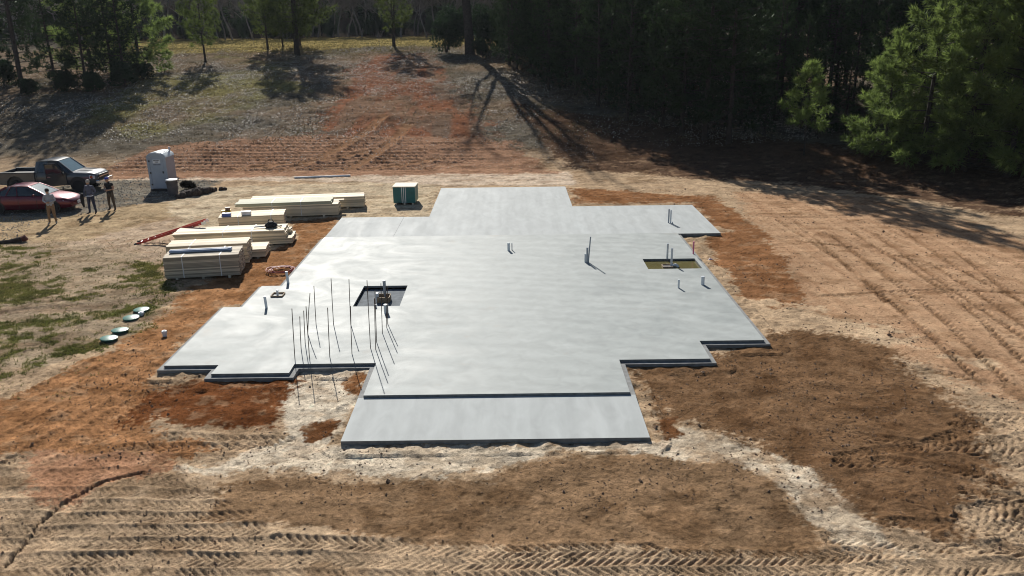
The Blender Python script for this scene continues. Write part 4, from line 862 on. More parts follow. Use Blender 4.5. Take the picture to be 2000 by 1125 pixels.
# far wood behind the yellow field
FV = []; FT = MB(); rr_ = np.random.default_rng(77)
for i in range(85):
    x = -135 + i * 1.9 + rr_.uniform(-1.5, 1.5); y = 160 + rr_.uniform(0, 34); h = rr_.uniform(9, 15); z = gz(x, y); n = 420
    f = rr_.uniform(.06, 1, n); a = rr_.uniform(0, 6.28, n); rd = h * .22 * (1 - f) ** .6 * rr_.uniform(.4, 1, n) + .15
    C = np.stack([x + np.cos(a) * rd, y + np.sin(a) * rd, z + f * h], 1); D = np.stack([np.cos(a) * .7, np.sin(a) * .7, np.full(n, .5)], 1)
    FV.append(tufts(C, D, 3, .75, .22, rr_)); FT.tube((x, y, z - .5), (x, y, z + h * .9), h * .012, .02, 5)
FV = np.concatenate(FV); tv = np.array(FT.v); fme = tri_mesh('far_conifers', FV, M_NEEDLE_D)
tag(link('far_conifers', fme), 'dark mass of conifers on the rise behind the far wood', 'wood', kind='stuff'); FT.build('far_trunks', M_BARK, bpy.data.objects['far_conifers'])
for i in range(100):
    x = -115 + i * 1.25 + pr.uniform(-.9, .9); y = 129 + pr.uniform(0, 10) + (i % 3) * 5
    plant(P_BARE[i % 2], 'bare_tree', 'bare grey tree in the far wood behind the yellow field', 'tree', x, y, pr.uniform(.75, 1.15), pr.uniform(0, 6.28), 'bare trees of the far wood')
for i in range(62):
    x = -125 + i * 2.3 + pr.uniform(-1.2, 1.2); y = 141 + pr.uniform(0, 34)
    plant(P_STEM[i % 2] if i % 2 else P_WOOD[i % 3], 'pine_tree', 'dark pine in the far wood behind the yellow field', 'tree', x, y, pr.uniform(.8, 1.2), pr.uniform(0, 6.28), 'dark pines of the far wood')
for i in range(50):
    x = -108 + i * 2.3 + pr.uniform(-1, 1); y = 136 + pr.uniform(0, 12)
    plant(P_SHRUB[i % 2], 'undergrowth_shrub', 'dark shrub along the foot of the far wood', 'shrub', x, y, pr.uniform(.5, 1.1), pr.uniform(0, 6.28), 'shrubs along the far wood')
# ------------------------------------------------------------------ vehicles
M_RIM = mat('wheel_rim', (.45, .46, .48), .35, metal=.8, var=.1); M_TYRE = mat('tyre', (.018, .018, .019), .85, var=.2)
M_GLASS = mat('tinted_glass', (.015, .022, .026), .06, var=.1, spec=.9, coat=.6); M_SCREEN = mat('windscreen_glass', (.05, .13, .16), .10, var=.2, scale=2, spec=.9, coat=.5)  # windscreen base colour carries a painted bluish sky reflection
M_CHROME = mat('chrome', (.7, .7, .72), .15, metal=1, var=.05); M_LAMP = mat('lamp_glass', (.6, .62, .65), .1, var=.1, coat=.8); M_AMBER = mat('amber_lens', (.5, .10, .03), .2)
M_BLACKP = mat('black_plastic', (.02, .02, .022), .5, var=.2); M_PLATE = mat('plate', (.75, .76, .8), .4, var=.05)
def paint(name, c, metal=.5): return mat(name, c, .32, metal=metal, var=.07, scale=1.2, coat=.8)
def wheel(parent, x, y, r, w, side):
    t = empty('wheel', (x, y, r)); t.parent = parent
    M = Matrix.Rotation(R(90), 4, 'X')
    MB().lathe([(r * .62, -w / 2), (r * .94, -w / 2), (r, -w * .36), (r, w * .36), (r * .94, w / 2), (r * .62, w / 2)], 24, M).build('tyre', M_TYRE, t, True)
    q = MB().lathe([(r * .64, -w * .3), (r * .64, w * .3)], 20, M)
    for k in range(6):
        a = k * math.pi / 3; q.add([(math.cos(a + d) * rr, side * w * (.42 if rr < .3 * r else .46), math.sin(a + d) * rr) for rr, d in ((r * .12, -.6), (r * .12, .6), (r * .62, .16), (r * .62, -.16))] + [(math.cos(a + d) * rr, side * w * .3, math.sin(a + d) * rr) for rr, d in ((r * .12, -.6), (r * .12, .6), (r * .62, .16), (r * .62, -.16))], [(0, 1, 2, 3), (4, 5, 6, 7), (0, 1, 5, 4), (1, 2, 6, 5), (2, 3, 7, 6), (3, 0, 4, 7)])
    q.lathe([(r * .17, side * w * .3), (r * .15, side * w * .47)], 12, M); q.build('rim', M_RIM, t)
def ring(x, hw, zb, zt, crown=.03, tuck=.9):
    h = [(0, zb), (hw * .8, zb), (hw * tuck, zb + .03), (hw * .985, zb + .16), (hw, zb + (zt - zb) * .5), (hw * .985, zb + (zt - zb) * .8), (hw * .93, zt - .03), (hw * .78, zt + crown * .5), (0, zt + crown)]
    return [(x, y, z) for y, z in h] + [(x, -y, z) for y, z in h[::-1][1:-1]]
def quad(name, pts, m, parent, th=.012):
    a, b, c, d = [Vector(p) for p in pts]; n = (b - a).cross(d - a).normalized() * th
    q = MB(); vs = [tuple(p) for p in (a, b, c, d)] + [tuple(p + n) for p in (a, b, c, d)]
    return q.add(vs, [(3, 2, 1, 0), (4, 5, 6, 7), (0, 1, 5, 4), (1, 2, 6, 5), (2, 3, 7, 6), (3, 0, 4, 7)]).build(name, m, parent)

def sedan(x, y, rz):
    e = tag(empty('sedan', (x, y, 0), rz), 'dark red sedan parked in front of the pickup truck', 'car'); P = paint('red_paint', (.13, .007, .020))
    st = [(0, .60, .40, .70), (.06, .78, .30, .84), (.35, .87, .24, .96), (1.0, .90, .20, .985), (1.8, .905, .19, .97), (2.8, .905, .19, .955), (3.4, .90, .19, .94), (3.75, .89, .2, .90), (4.2, .86, .22, .83), (4.55, .80, .25, .75), (4.75, .68, .28, .66), (4.83, .48, .34, .57)]
    MB().loft([ring(*s) for s in st]).build('body', P, e, True)
    # greenhouse: glass block, roof skin and pillars
    b0 = [(.72, .70, .97), (3.62, .72, .93)]; 
    base = [(.70, 0.66, .96), (1.5, .82, .965), (2.9, .83, .95), (3.55, .70, .93)]; roof = [(1.45, .50, 1.36), (1.75, .60, 1.42), (2.3, .61, 1.43), (2.62, .54, 1.39)]
    rings = [[(b[0], -b[1], b[2]) for b in base] + [(b[0], b[1], b[2]) for b in base[::-1]], [(b[0], -b[1], b[2]) for b in roof] + [(b[0], b[1], b[2]) for b in roof[::-1]]]
    MB().loft(rings).build('side_windows', M_GLASS, e)
    q = MB(); up_ = .012
    q.loft([[(a[0], -a[1] - .012, a[2] - .02) for a in roof] + [(a[0], a[1] + .012, a[2] - .02) for a in roof[::-1]], [(a[0], -a[1] - .008, a[2] + .016) for a in roof] + [(a[0], a[1] + .008, a[2] + .016) for a in roof[::-1]], [(a[0] * .9 + .2, -a[1] * .5, a[2] + .035) for a in roof] + [(a[0] * .9 + .2, a[1] * .5, a[2] + .035) for a in roof[::-1]]])
    q.build('roof', P, e, True)
    for s in (-1, 1):
        for i, w in ((0, .07), (1, .035), (2, .0), (3, .045)):
            if w: MB().path([(base[i][0], s * base[i][1], base[i][2] - .02), ((base[i][0] + roof[i][0]) / 2, s * (base[i][1] + roof[i][1]) / 2 * 1.01, (base[i][2] + roof[i][2]) / 2 + .01), (roof[i][0], s * roof[i][1], roof[i][2])], w, 6).build('pillar', P, e, True)
        MB().path([(2.12, s * .835, .955), (2.03, s * .61, 1.42)], .03, 5).build('pillar', P, e, True)
        MB().box((3.02, s * .93, 1.0), (.12, .14, .1)).build('mirror', P, e, bevel=.03)
        for xd in (1.62, 2.55): MB().box((xd, s * .912, .80), (.16, .02, .03)).build('door_handle', P, e)
        for xs_ in (1.25, 2.15, 3.1): MB().box((xs_, s * .906, .6), (.012, .012, .55)).build('door_gap', M_BLACKP, e)
        MB().lathe([(.39, -.03), (.39, .03)], 22, Matrix.Translation((3.86, s * .862, .34)) @ Matrix.Rotation(R(90), 4, 'X')).build('wheel_arch', M_BLACKP, e)
        MB().lathe([(.39, -.03), (.39, .03)], 22, Matrix.Translation((.98, s * .885, .34)) @ Matrix.Rotation(R(90), 4, 'X')).build('wheel_arch', M_BLACKP, e)
        wheel(e, 3.86, s * .83, .325, .21, s); wheel(e, .98, s * .83, .325, .21, s)
        MB().loft([[(4.42, s * .66, .70), (4.42, s * .82, .69), (4.42, s * .80, .58), (4.42, s * .66, .58)], [(4.72, s * .44, .64), (4.66, s * .72, .63), (4.68, s * .71, .55), (4.76, s * .44, .55)]]).build('headlight', M_LAMP, e, bevel=.01)
    quad('windscreen', [(3.50, -.68, .96), (3.50, .68, .96), (2.66, .51, 1.385), (2.66, -.51, 1.385)], M_SCREEN, e, .014)
    MB().box((4.80, 0, .56), (.05, .7, .09)).build('grille', M_BLACKP, e, bevel=.02); MB().box((4.79, 0, .40), (.06, 1.0, .09)).build('bumper_vent', M_BLACKP, e, bevel=.02); MB().box((4.855, -.02, .47), (.012, .3, .15)).build('licence_plate', M_PLATE, e)
sedan(-28.15, 42.25, R(1.5))

def pickup(x, y, rz):
    e = tag(empty('pickup_truck', (x, y, 0), rz), 'grey pickup truck with its near front door open', 'pickup truck'); P = paint('grey_paint', (.075, .08, .09), .4); P2 = M_CHROME
    st = [(2.12, .96, .50, 1.22), (2.2, .99, .46, 1.25), (3.2, 1.0, .44, 1.25), (4.05, 1.0, .44, 1.24), (4.3, .99, .46, 1.22), (5.0, .98, .50, 1.19), (5.45, .95, .52, 1.13), (5.62, .88, .54, 1.04), (5.68, .78, .58, .98)]
    MB().loft([ring(*s) for s in st]).build('body', P, e, True)
    for s in (-1, 1):
        MB().prism([(0, .55), (.42, .52), (.50, .8), (.70, .98), (.95, 1.05), (1.2, .98), (1.4, .8), (1.48, .52), (2.11, .50), (2.11, 1.24), (0, 1.24)], s * .90, s * 1.0, 'y').build('bed_side', P, e, bevel=.02)
        MB().box((1.06, s * .95, 1.255), (2.1, .13, .03)).build('bed_rail', M_BLACKP, e)
        wheel(e, .95, s * .86, .39, .26, s); wheel(e, 4.62, s * .88, .39, .26, s)
        MB().lathe([(.48, -.03), (.48, .03)], 24, Matrix.Translation((4.62, s * .975, .50)) @ Matrix.Rotation(R(90), 4, 'X')).build('wheel_arch', M_BLACKP, e)
        MB().loft([[(5.30, s * .78, 1.06), (5.30, s * .965, 1.05), (5.30, s * .97, .82), (5.30, s * .78, .82)], [(5.66, s * .62, 1.0), (5.58, s * .90, 1.0), (5.60, s * .91, .80), (5.70, s * .62, .80)]]).build('headlight', M_LAMP, e, bevel=.012)
        MB().box((5.42, s * .945, .93), (.14, .04, .12)).build('turn_signal', M_AMBER, e)
    MB().box((.95, 0, .72), (1.25, 1.76, .60)).build('wheel_well', M_BLACKP, e)
    MB().box((1.08, 0, 1.05), (2.0, 1.78, .04)).build('bed_floor', M_BLACKP, e); MB().box((.05, 0, .90), (.08, 1.8, .68)).build('tailgate', P, e); MB().box((2.13, 0, 1.0), (.06, 1.8, .5)).build('bed_front', P, e)
    base = [(2.18, .93, 1.24), (3.0, .95, 1.24), (3.9, .93, 1.23), (4.28, .82, 1.22)]; roof = [(2.30, .70, 1.84), (2.6, .76, 1.90), (3.2, .76, 1.91), (3.5, .70, 1.87)]
    MB().loft([[(b[0], -b[1], b[2]) for b in base] + [(b[0], b[1], b[2]) for b in base[::-1]], [(b[0], -b[1], b[2]) for b in roof] + [(b[0], b[1], b[2]) for b in roof[::-1]]]).build('side_windows', M_GLASS, e)
    q = MB()
    q.loft([[(a[0], -a[1] - .012, a[2] - .05) for a in roof] + [(a[0], a[1] + .012, a[2] - .05) for a in roof[::-1]], [(a[0], -a[1] - .006, a[2] + .016) for a in roof] + [(a[0], a[1] + .006, a[2] + .016) for a in roof[::-1]], [(a[0] * .9 + .28, -a[1] * .6, a[2] + .04) for a in roof] + [(a[0] * .9 + .28, a[1] * .6, a[2] + .04) for a in roof[::-1]]]).build('roof', P, e, True)
    for s in (-1, 1):
        for i, w in ((0, .09), (3, .05)):
            MB().path([(base[i][0] + .03, s * base[i][1], base[i][2] - .02), (roof[i][0] + .02, s * roof[i][1], roof[i][2] - .01)], w, 6).build('pillar', P, e, True)
        MB().path([(2.92, s * .955, 1.23), (2.92, s * .77, 1.88)], .045, 5).build('pillar', P, e, True)
        MB().box((2.94, s * 1.003, .85), (.014, .012, .74)).build('door_gap', M_BLACKP, e)
        MB().box((2.24, s * 1.0, .88), (.014, .012, .7)).build('door_gap', M_BLACKP, e)
    quad('windscreen', [(4.24, -.80, 1.245), (4.24, .80, 1.245), (3.54, .67, 1.85), (3.54, -.67, 1.85)], M_SCREEN, e, .014)
    for s in (-1, 1): MB().box((4.9, s * .45, 1.235), (.95, .05, .03)).build('bonnet_crease', P, e, bevel=.012)
    MB().box((5.69, 0, .90), (.06, 1.15, .26)).build('grille', M_BLACKP, e, bevel=.02); MB().box((5.73, 0, .90), (.03, 1.18, .05)).build('grille_bar', P2, e)
    MB().box((5.72, 0, .62), (.2, 1.86, .22)).build('bumper', P2, e, bevel=.05)
    # open near side door: dark doorway and the door swung out on its front hinge
    MB().box((3.46, -1.0, .87), (1.0, .02, .74)).build('doorway', M_BLACKP, e); quad('doorway', [(2.98, -.962, 1.25), (3.92, -.945, 1.245), (3.44, -.748, 1.87), (2.98, -.772, 1.88)][::1], M_BLACKP, e, .012)
    d = empty('front_door', (3.97, -1.02, 0), R(33)); d.parent = e
    D2 = paint('dark_paint', (.03, .032, .036), .4)
    MB().prism([(-1.03, .50), (0, .50), (0, 1.2), (-1.03, 1.24)], -.05, .03, 'y').build('door_panel', D2, d, bevel=.015)
    MB().path([(-.02, -.01, 1.2), (-.46, .05, 1.80), (-1.0, .06, 1.83), (-1.01, -.01, 1.22)], .032, 6).build('window_frame', D2, d, True)
    MB().prism([(-.08, 1.2), (-.47, 1.77), (-.98, 1.79), (-1.0, 1.22)], -.012, .004, 'y').build('door_glass', M_GLASS, d)
    MB().box((-.12, -.16, 1.22), (.1, .2, .17)).build('mirror', M_BLACKP, d, bevel=.03); MB().box((-.88, -.06, 1.05), (.16, .03, .04)).build('door_handle', M_CHROME, d)
pickup(-30.35, 47.95, R(1))

# ------------------------------------------------------------------ toilet cabin, bin, debris
M_POT = mat('blue_grey_plastic', (.36, .42, .50), .5, var=.06, scale=2); M_POT2 = mat('side_plastic', (.40, .37, .42), .55, var=.08, scale=2); M_POTR = mat('white_roof_plastic', (.66, .72, .76), .4, var=.05)
pt = tag(empty('portable_toilet', (-20.98, 47.85, -.02), R(-3)), 'pale blue portable toilet cabin with white domed roof', 'portable toilet')
MB().box((0, 0, .07), (1.14, 1.20, .14)).build('skid_base', M_BLACKP, pt)
for s in (-1, 1): MB().box((s * .54, .02, 1.08), (.06, 1.10, 1.9)).build('side_wall', M_POT2, pt, bevel=.015)
MB().box((0, .55, 1.08), (1.02, .05, 1.9)).build('rear_wall', M_POT2, pt)
for s in (-1, 1): MB().box((s * .49, -.545, 1.08), (.16, .07, 1.9)).build('door_post', M_POT, pt, bevel=.012)
MB().prism([(-.40, .17), (.40, .17), (.40, 2.02), (.2, 2.12), (0, 2.15), (-.2, 2.12), (-.40, 2.02)], -.565, -.53, 'y').build('door', M_POT, pt, bevel=.008)
MB().prism([(-.57, 2.02), (-.405, 2.03), (-.2, 2.125), (0, 2.155), (.2, 2.125), (.405, 2.03), (.57, 2.02), (.5, 2.16), (.3, 2.27), (0, 2.31), (-.3, 2.27), (-.5, 2.16)], -.60, -.525, 'y').build('door_arch', M_POT, pt)
MB().prism([(-.6, 2.02), (.6, 2.02), (.52, 2.18), (.32, 2.30), (0, 2.35), (-.32, 2.30), (-.52, 2.18)], -.53, .62, 'y').build('roof', M_POTR, pt, True)
for k in range(4): MB().box((.30 + .0, -.2 + k * .2, 2.315), (.26, .06, .02)).build('roof_rib', M_POT, pt)
for k, z in enumerate((.42, 1.12, 1.82)): MB().box((-.43, -.585, z), (.07, .04, .09)).build('hinge', M_BLACKP, pt)
MB().box((.34, -.585, 1.15), (.05, .04, .12)).build('door_latch', M_BLACKP, pt)
MB().tube((.42, .42, 2.0), (.42, .42, 2.52), .05, n=8).build('vent_pipe', M_POT2, pt, True)
sg = MB().box((.02, -.572, 1.80), (.46, .012, .22)).build('door_sign', mat('sign_white', (.75, .77, .8), .5, var=.04), pt)
q = MB()
for (x0, w, z) in ((-.16, .05, 1.85), (-.10, .06, 1.85), (-.03, .05, 1.85), (.03, .05, 1.85), (.09, .06, 1.85), (.16, .05, 1.85), (-.07, .05, 1.765), (0, .06, 1.765), (.07, .05, 1.765)): q.box((x0 + .02, -.58, z), (w * .8, .006, .05))
for (x0, w) in ((-.17, .09), (-.08, .05), (.0, .06), (.06, .04), (.13, .09), (.2, .05)): q.box((x0 + .02, -.569, 1.60), (w * .8, .006, .05))
q.build('lettering', mat('ink', (.03, .03, .05), .6), pt)
bn = tag(empty('waste_barrel', (-19.74, 46.05, 0)), 'dark grey waste barrel with white lid beside the toilet cabin', 'barrel')
MB().lathe([(.25, 0), (.27, .05), (.30, .5), (.32, .86), (.335, .88)], 20).build('barrel_body', mat('grey_barrel', (.10, .095, .105), .55), bn, True)
MB().lathe([(.33, .87), (.345, .90), (.335, .93), (.2, .955), (.02, .96)], 20).build('barrel_lid', mat('white_lid', (.72, .74, .76), .4, var=.04), bn, True)
for s in (-1, 1): MB().path([(s * .31, -.08, .72), (s * .36, -.05, .74), (s * .36, .05, .74), (s * .31, .08, .72)], .014, 5).build('handle', M_BLACKP, bn)
# dark clods and roots beside the cabin
M_CLOD = mat('dark_clod', (.055, .040, .032), .95, var=.4, scale=6, bump=.02, bscale=12)
def rock_mesh(seed, sub=2):
    bm = bmesh.new(); bmesh.ops.create_icosphere(bm, subdivisions=sub, radius=1); r = np.random.default_rng(seed)
    for v in bm.verts:
        c = v.co; v.co = c * float(.72 + .55 * fbm(np.array([c.x * 1.7 + seed]), np.array([c.y * 1.7 + c.z * 2.3]), 1.0, 3, seed)[0])
    me = bpy.data.meshes.new('clod'); bm.to_mesh(me); bm.free(); me.materials.append(M_CLOD); return me
CL = [rock_mesh(s) for s in (1, 2, 3, 4)]
for i in range(26):
    t = i / 25; x = -19.0 + t * 1.75 + rnd.uniform(-.15, .15); y = 45.2 + t * 2.5 + rnd.uniform(-.22, .22); s = .12 + .16 * math.sin(math.pi * min(1, t * 1.1 + .1)) * rnd.uniform(.6, 1.3)
    ob = link('dirt_clod', CL[i % 4]); ob.location = (x, y, s * .35); ob.scale = (s * 1.2, s, s * .8); ob.rotation_euler = (rnd.uniform(0, 6), rnd.uniform(0, 6), rnd.uniform(0, 6))
    tag(ob, 'dark clod in the row of turned earth right of the toilet cabin', 'dirt clod', 'clods in the row right of the toilet cabin')
rs = shrub(41, .55, .5, 1200, foliage('dark_roots', (.02, .016, .013), .1), L=.14, w=.03, low=.02, stems=6)
plant(rs, 'root_ball', 'dark matted root ball behind the row of clods', 'root ball', -19.55, 47.75, 1.0, 0)
q = MB().path([(-.16, 0, .2), (-.05, .04, .28), (.06, 0, .25), (.12, -.03, .16)], [.03, .07, .06, .03], 7).build('red_ribbon', mat('red_ribbon', (.5, .05, .08), .5), None, True); q.location = (-18.35, 46.1, 0); tag(q, 'small red scrap lying on the row of dark clods', 'ribbon scrap')
lg = tag(empty('log', (-23.6, 35.05, 0), R(20)), 'dark charred log with reddish end at the left edge', 'log')
MB().path([(-.8, 0, .06), (0, .03, .07), (.7, -.02, .09), (1.2, .02, .14)], [.07, .085, .1, .13], 9).build('log_trunk', M_CLOD, lg, True); MB().path([(1.2, .02, .14), (1.34, .06, .18), (1.45, .0, .12)], [.12, .15, .06], 8).build('log_end', mat('red_wood', (.14, .045, .035), .8), lg, True); MB().path([(.4, 0, .1), (.55, .2, .22)], [.04, .015], 5).build('branch_stub', M_CLOD, lg, True)

# ------------------------------------------------------------------ people
M_SKIN = mat('skin', (.42, .26, .19), .55, var=.08)
def person(label, x, y, face, shirt, trousers, shoes, headgear, pose):
    """one continuous skinned body, +Y is forward"""
    V = []; E = []; RD = []; KIND = []
    def add(p, r, parent=None, kind='shirt'):
        V.append(p); RD.append(r if isinstance(r, tuple) else (r, r)); i = len(V) - 1
        if parent is not None: E.append((parent, i)); KIND.append(kind)
        return i
    pel = add((0, 0, .96), (.165, .115)); sp = add((0, .0, 1.14), (.155, .115), pel); ch = add((0, -.01, 1.34), (.175, .125), sp); nb = add((0, 0, 1.475), (.085, .075), ch)
    hn = pose.get('nod', .03)
    nk = add((0, hn * .4, 1.54), .058, nb, 'skin'); h1 = add((0, hn + .015, 1.625), (.072, .085), nk, 'skin'); h2 = add((0, hn + .012, 1.69), (.078, .095), h1, 'skin'); h3 = add((0, hn, 1.755), (.062, .072), h2, 'skin')
    add((0, hn + .112, 1.645), .014, h1, 'skin')
    for s, arm in ((-1, pose['l']), (1, pose['r'])):
        add((s * .082, hn, 1.655), .014, h2, 'skin')                            # ear
        sh = add((s * .185, -.01, 1.43), .075, ch); el = add(arm[0], .050, sh, 'shirt' if pose.get('long', True) else 'skin'); wr = add(arm[1], .033, el, 'shirt' if pose.get('long', True) else 'skin'); hd = add(arm[2], (.040, .026), wr, 'skin')
        fw = (Vector(arm[2]) - Vector(arm[1])).normalized(); sd = fw.cross(Vector((0, 0, 1))).normalized(); cu = Vector((0, 0, -.35))
        for k, (off, l) in enumerate(((-.03, .062), (-.01, .074), (.01, .07), (.03, .055))):
            a = add(tuple(Vector(arm[2]) + fw * (.03 + l * .5) + sd * off), .0095, hd, 'skin'); add(tuple(Vector(arm[2]) + fw * (.03 + l * .8) + sd * off + cu * l), .008, a, 'skin')
        a = add(tuple(Vector(arm[2]) + fw * .01 - sd * s * .05), .011, hd, 'skin'); add(tuple(Vector(arm[2]) + fw * .045 - sd * s * .062), .009, a, 'skin')
        lg_ = pose['legs'][0 if s < 0 else 1]
        hp = add((s * .095, 0, .87), .105, pel, 'trousers'); kn = add((lg_[0] * .85, .03 + lg_[1] * .5, .49), .072, hp, 'trousers'); an = add((lg_[0], lg_[1], .10), .052, kn, 'trousers'); ft = add((lg_[0] + s * .02, lg_[1] + .08, .045), (.045, .04), an, 'shoes'); add((lg_[0] + s * .045, lg_[1] + .19, .035), (.04, .03), ft, 'shoes')
    me = bpy.data.meshes.new('body'); me.from_pydata(V, E, []); ob = bpy.data.objects.new('body', me); COL.objects.link(ob)
    md = ob.modifiers.new('skin', 'SKIN'); md.use_smooth_shade = True
    for i, sv in enumerate(me.skin_vertices[0].data): sv.radius = RD[i]; sv.use_root = (i == 0)
    ob.modifiers.new('sub', 'SUBSURF').levels = 2
    dg = bpy.context.evaluated_depsgraph_get(); nm = bpy.data.meshes.new_from_object(ob.evaluated_get(dg)); bpy.data.objects.remove(ob)
    nm.name = 'body'; nm.materials.clear()
    keys = ['shirt', 'trousers', 'shoes', 'skin']; 
    for k, m in zip(keys, (shirt, trousers, shoes, M_SKIN)): nm.materials.append(m)
    A = np.array([V[a] for a, b in E]); B = np.array([V[b] for a, b in E]); AB = B - A; LL = (AB ** 2).sum(1) + 1e-9
    rr = np.array([(max(RD[a]) + max(RD[b])) / 2 for a, b in E])
    for pl in nm.polygons:
        c = np.array(pl.center); t = np.clip(((c - A) * AB).sum(1) / LL, 0, 1); d = np.linalg.norm(c - A - AB * t[:, None], axis=1) - rr
        k = KIND[int(d.argmin())]
        if k == 'shirt' and c[2] < .93 and abs(c[0]) < .24 and c[1] < .2: k = 'trousers'
        pl.material_index = keys.index(k)
    e = tag(empty('person', (x, y, gz(x, y) + .01), face), label, 'person')
    link('body', nm, e)
    for s in (-1, 1): MB().lathe([(.002, -.009), (.009, 0), (.002, .009)], 8, Matrix.Translation((s * .032, hn + .094, 1.685))).build('eye', M_BLACKP, e)
    hm = Matrix.Translation((0, hn + .0, 1.70))
    q = MB().lathe([(.092, -.05), (.098, -.01), (.095, .04), (.075, .085), (.04, .105), (.004, .11)], 16, hm @ Matrix.Scale(1.13, 4, (0, 1, 0)))
    if headgear[0] == 'cap':
        q = MB().lathe([(.094, .01), (.1, .03), (.095, .065), (.07, .1), (.03, .115), (.004, .118)], 16, hm @ Matrix.Scale(1.13, 4, (0, 1, 0)))
        q.prism([(-.07, .09), (-.06, .15), (-.03, .18), (.03, .18), (.06, .15), (.07, .09)], .012, .026, 'z', 0, hm)
    q.build(headgear[0], headgear[1], e, True)
    return e
cloth = lambda n, c: mat(n, c, .9, var=.18, scale=7, bump=.006, bscale=18)
folded = lambda: dict(l=((-.27, .02, 1.17), (-.09, .22, 1.14), (-.02, .25, 1.15)), r=((.27, .02, 1.17), (.09, .22, 1.12), (.03, .25, 1.11)))
person('person in grey sweatshirt, tan trousers and dark cap holding both hands together', -22.98, 39.1, R(180 + 12), cloth('grey_sweatshirt', (.36, .38, .42)), cloth('tan_trousers', (.24, .155, .09)), cloth('pale_shoes', (.3, .28, .25)), ('beanie', cloth('dark_beanie', (.025, .025, .03))), dict(folded(), nod=.06, legs=((-.13, -.03), (.15, .05))))
person('grey haired person in blue grey shirt and dark jeans holding white papers', -22.1, 41.35, R(180 - 5), cloth('blue_grey_shirt', (.10, .11, .16)), cloth('dark_jeans', (.028, .035, .07)), cloth('dark_shoes', (.03, .025, .022)), ('hair', cloth('grey_hair', (.38, .36, .34))), dict(l=((-.30, -.04, 1.16), (-.22, .17, 1.02), (-.16, .25, 1.02)), r=((.30, -.02, 1.16), (.34, .02, .92), (.35, .04, .84)), nod=.02, legs=((-.17, .0), (.15, .04))))
person('person in black t-shirt, brown trousers and blue cap looking down at their hands', -21.4, 42.05, R(180 - 10), cloth('black_tshirt', (.014, .014, .016)), cloth('brown_trousers', (.085, .062, .042)), cloth('brown_shoes', (.04, .028, .02)), ('cap', cloth('blue_cap', (.05, .07, .38))), dict(folded(), nod=.075, long=False, legs=((-.18, .02), (.16, -.02))))
pp = tag(empty('paper_sheets', (-21.98, 41.02, 1.0), R(-8)), 'white papers held by the grey haired person', 'papers')
MB().box((0, 0, .0), (.30, .22, .012)).build('sheet', M_PLATE, pp); MB().box((.015, .01, .012), (.29, .215, .008), .06).build('sheet', M_PLATE, pp)
jk = tag(empty('jacket', (-22.5, 41.3, .86)), 'dark jacket hanging from the arm of the grey haired person', 'jacket')
MB().path([(0, .02, .22), (-.03, 0, .05), (-.02, -.02, -.25), (.0, 0, -.50)], [.06, .10, .085, .04], 9).build('jacket_body', cloth('dark_jacket', (.015, .015, .018)), jk, True); MB().path([(.02, -.06, .12), (.05, -.08, -.2), (.04, -.08, -.36)], [.045, .045, .03], 7).build('sleeve', cloth('dark_sleeve', (.02, .02, .022)), jk, True)
# ------------------------------------------------------------------ uncountable ground cover
M_LITTER = mat('dry_leaves', (.30, .25, .19), .6, var=.45, scale=.9, detail=8, col2=(.62, .58, .52)); M_LITTER.node_tree.nodes['Noise Texture'].inputs['Scale'].default_value = 6
def litter(name, label, n, x0, x1, y0, y1, fn, size, seed, m):
    X, Y, r = scatter(n, x0, x1, y0, y1, fn, seed); Z = ground_at(X, Y); k = len(X)
    C = np.stack([X, Y, Z + .02], 1); a = r.uniform(0, 6.28, k); tl = r.normal(0, .45, (k, 2)); s = (size * r.uniform(.5, 1.3, k))[:, None]
    u = np.stack([np.cos(a), np.sin(a), tl[:, 0]], 1) * s; v = np.stack([-np.sin(a), np.cos(a), tl[:, 1]], 1) * s * .7
    V = np.stack([C - u, C - v * .8 + np.array([0, 0, .01]), C + u, C + v], 1).reshape(-1, 3); V[:, 2] += .015
    tag(link(name, raw_mesh(name, V, np.arange(len(V)).reshape(-1, 4), m)), label, 'leaves', kind='stuff')
def hill_dens(X, Y):
    d = Y - np.interp(X, TX, TY); c = fbm(X, Y, 6, 4, 601)
    return sstep(5, 12, d) * (1 - sstep(44, 54, d)) * (.12 + .88 * sstep(.42, .60, c)) * (.35 + .65 * sstep(.35, .6, fbm(X * 2, Y * .6, 1.5, 3, 603)))
litter('leaf_litter', 'dry pale leaves scattered over the slope', 230000, -52, 24, 57, 108, hill_dens, .052, 5, M_LITTER)
litter('leaf_litter', 'dry leaves and grit scattered along the foot of the slope', 14000, -34, 6, 53.5, 62, lambda X, Y: .2 + .5 * sstep(.45, .65, fbm(X, Y, 3, 3, 611)), .036, 6, M_LITTER)
M_DEAD = foliage('dead_grass', (.16, .135, .08), .3, orand=0, var=.5, scale=.5)
X, Y, r = scatter(60000, -52, 20, 56, 108, lambda X, Y: sstep(4, 10, Y - np.interp(X, TX, TY)) * (1 - .75 * sstep(-1, 1, poly_sd(X, Y, [z for z in ZONES if z[0] == 'hill_red'][0][4]))) * (.1 + .9 * sstep(.42, .6, fbm(X, Y, 3, 4, 621))), 12); Z = ground_at(X, Y); k = len(X)
V = tufts(np.stack([X, Y, Z - .02], 1), np.tile(np.array([[0, 0, 1.]]), (k, 1)), 3, .15, .05, r, .6, .7)
tag(link('dead_grass', tri_mesh('dead_grass', V, M_DEAD)), 'dead olive and tan grass tufts over the slope', 'grass', kind='stuff')
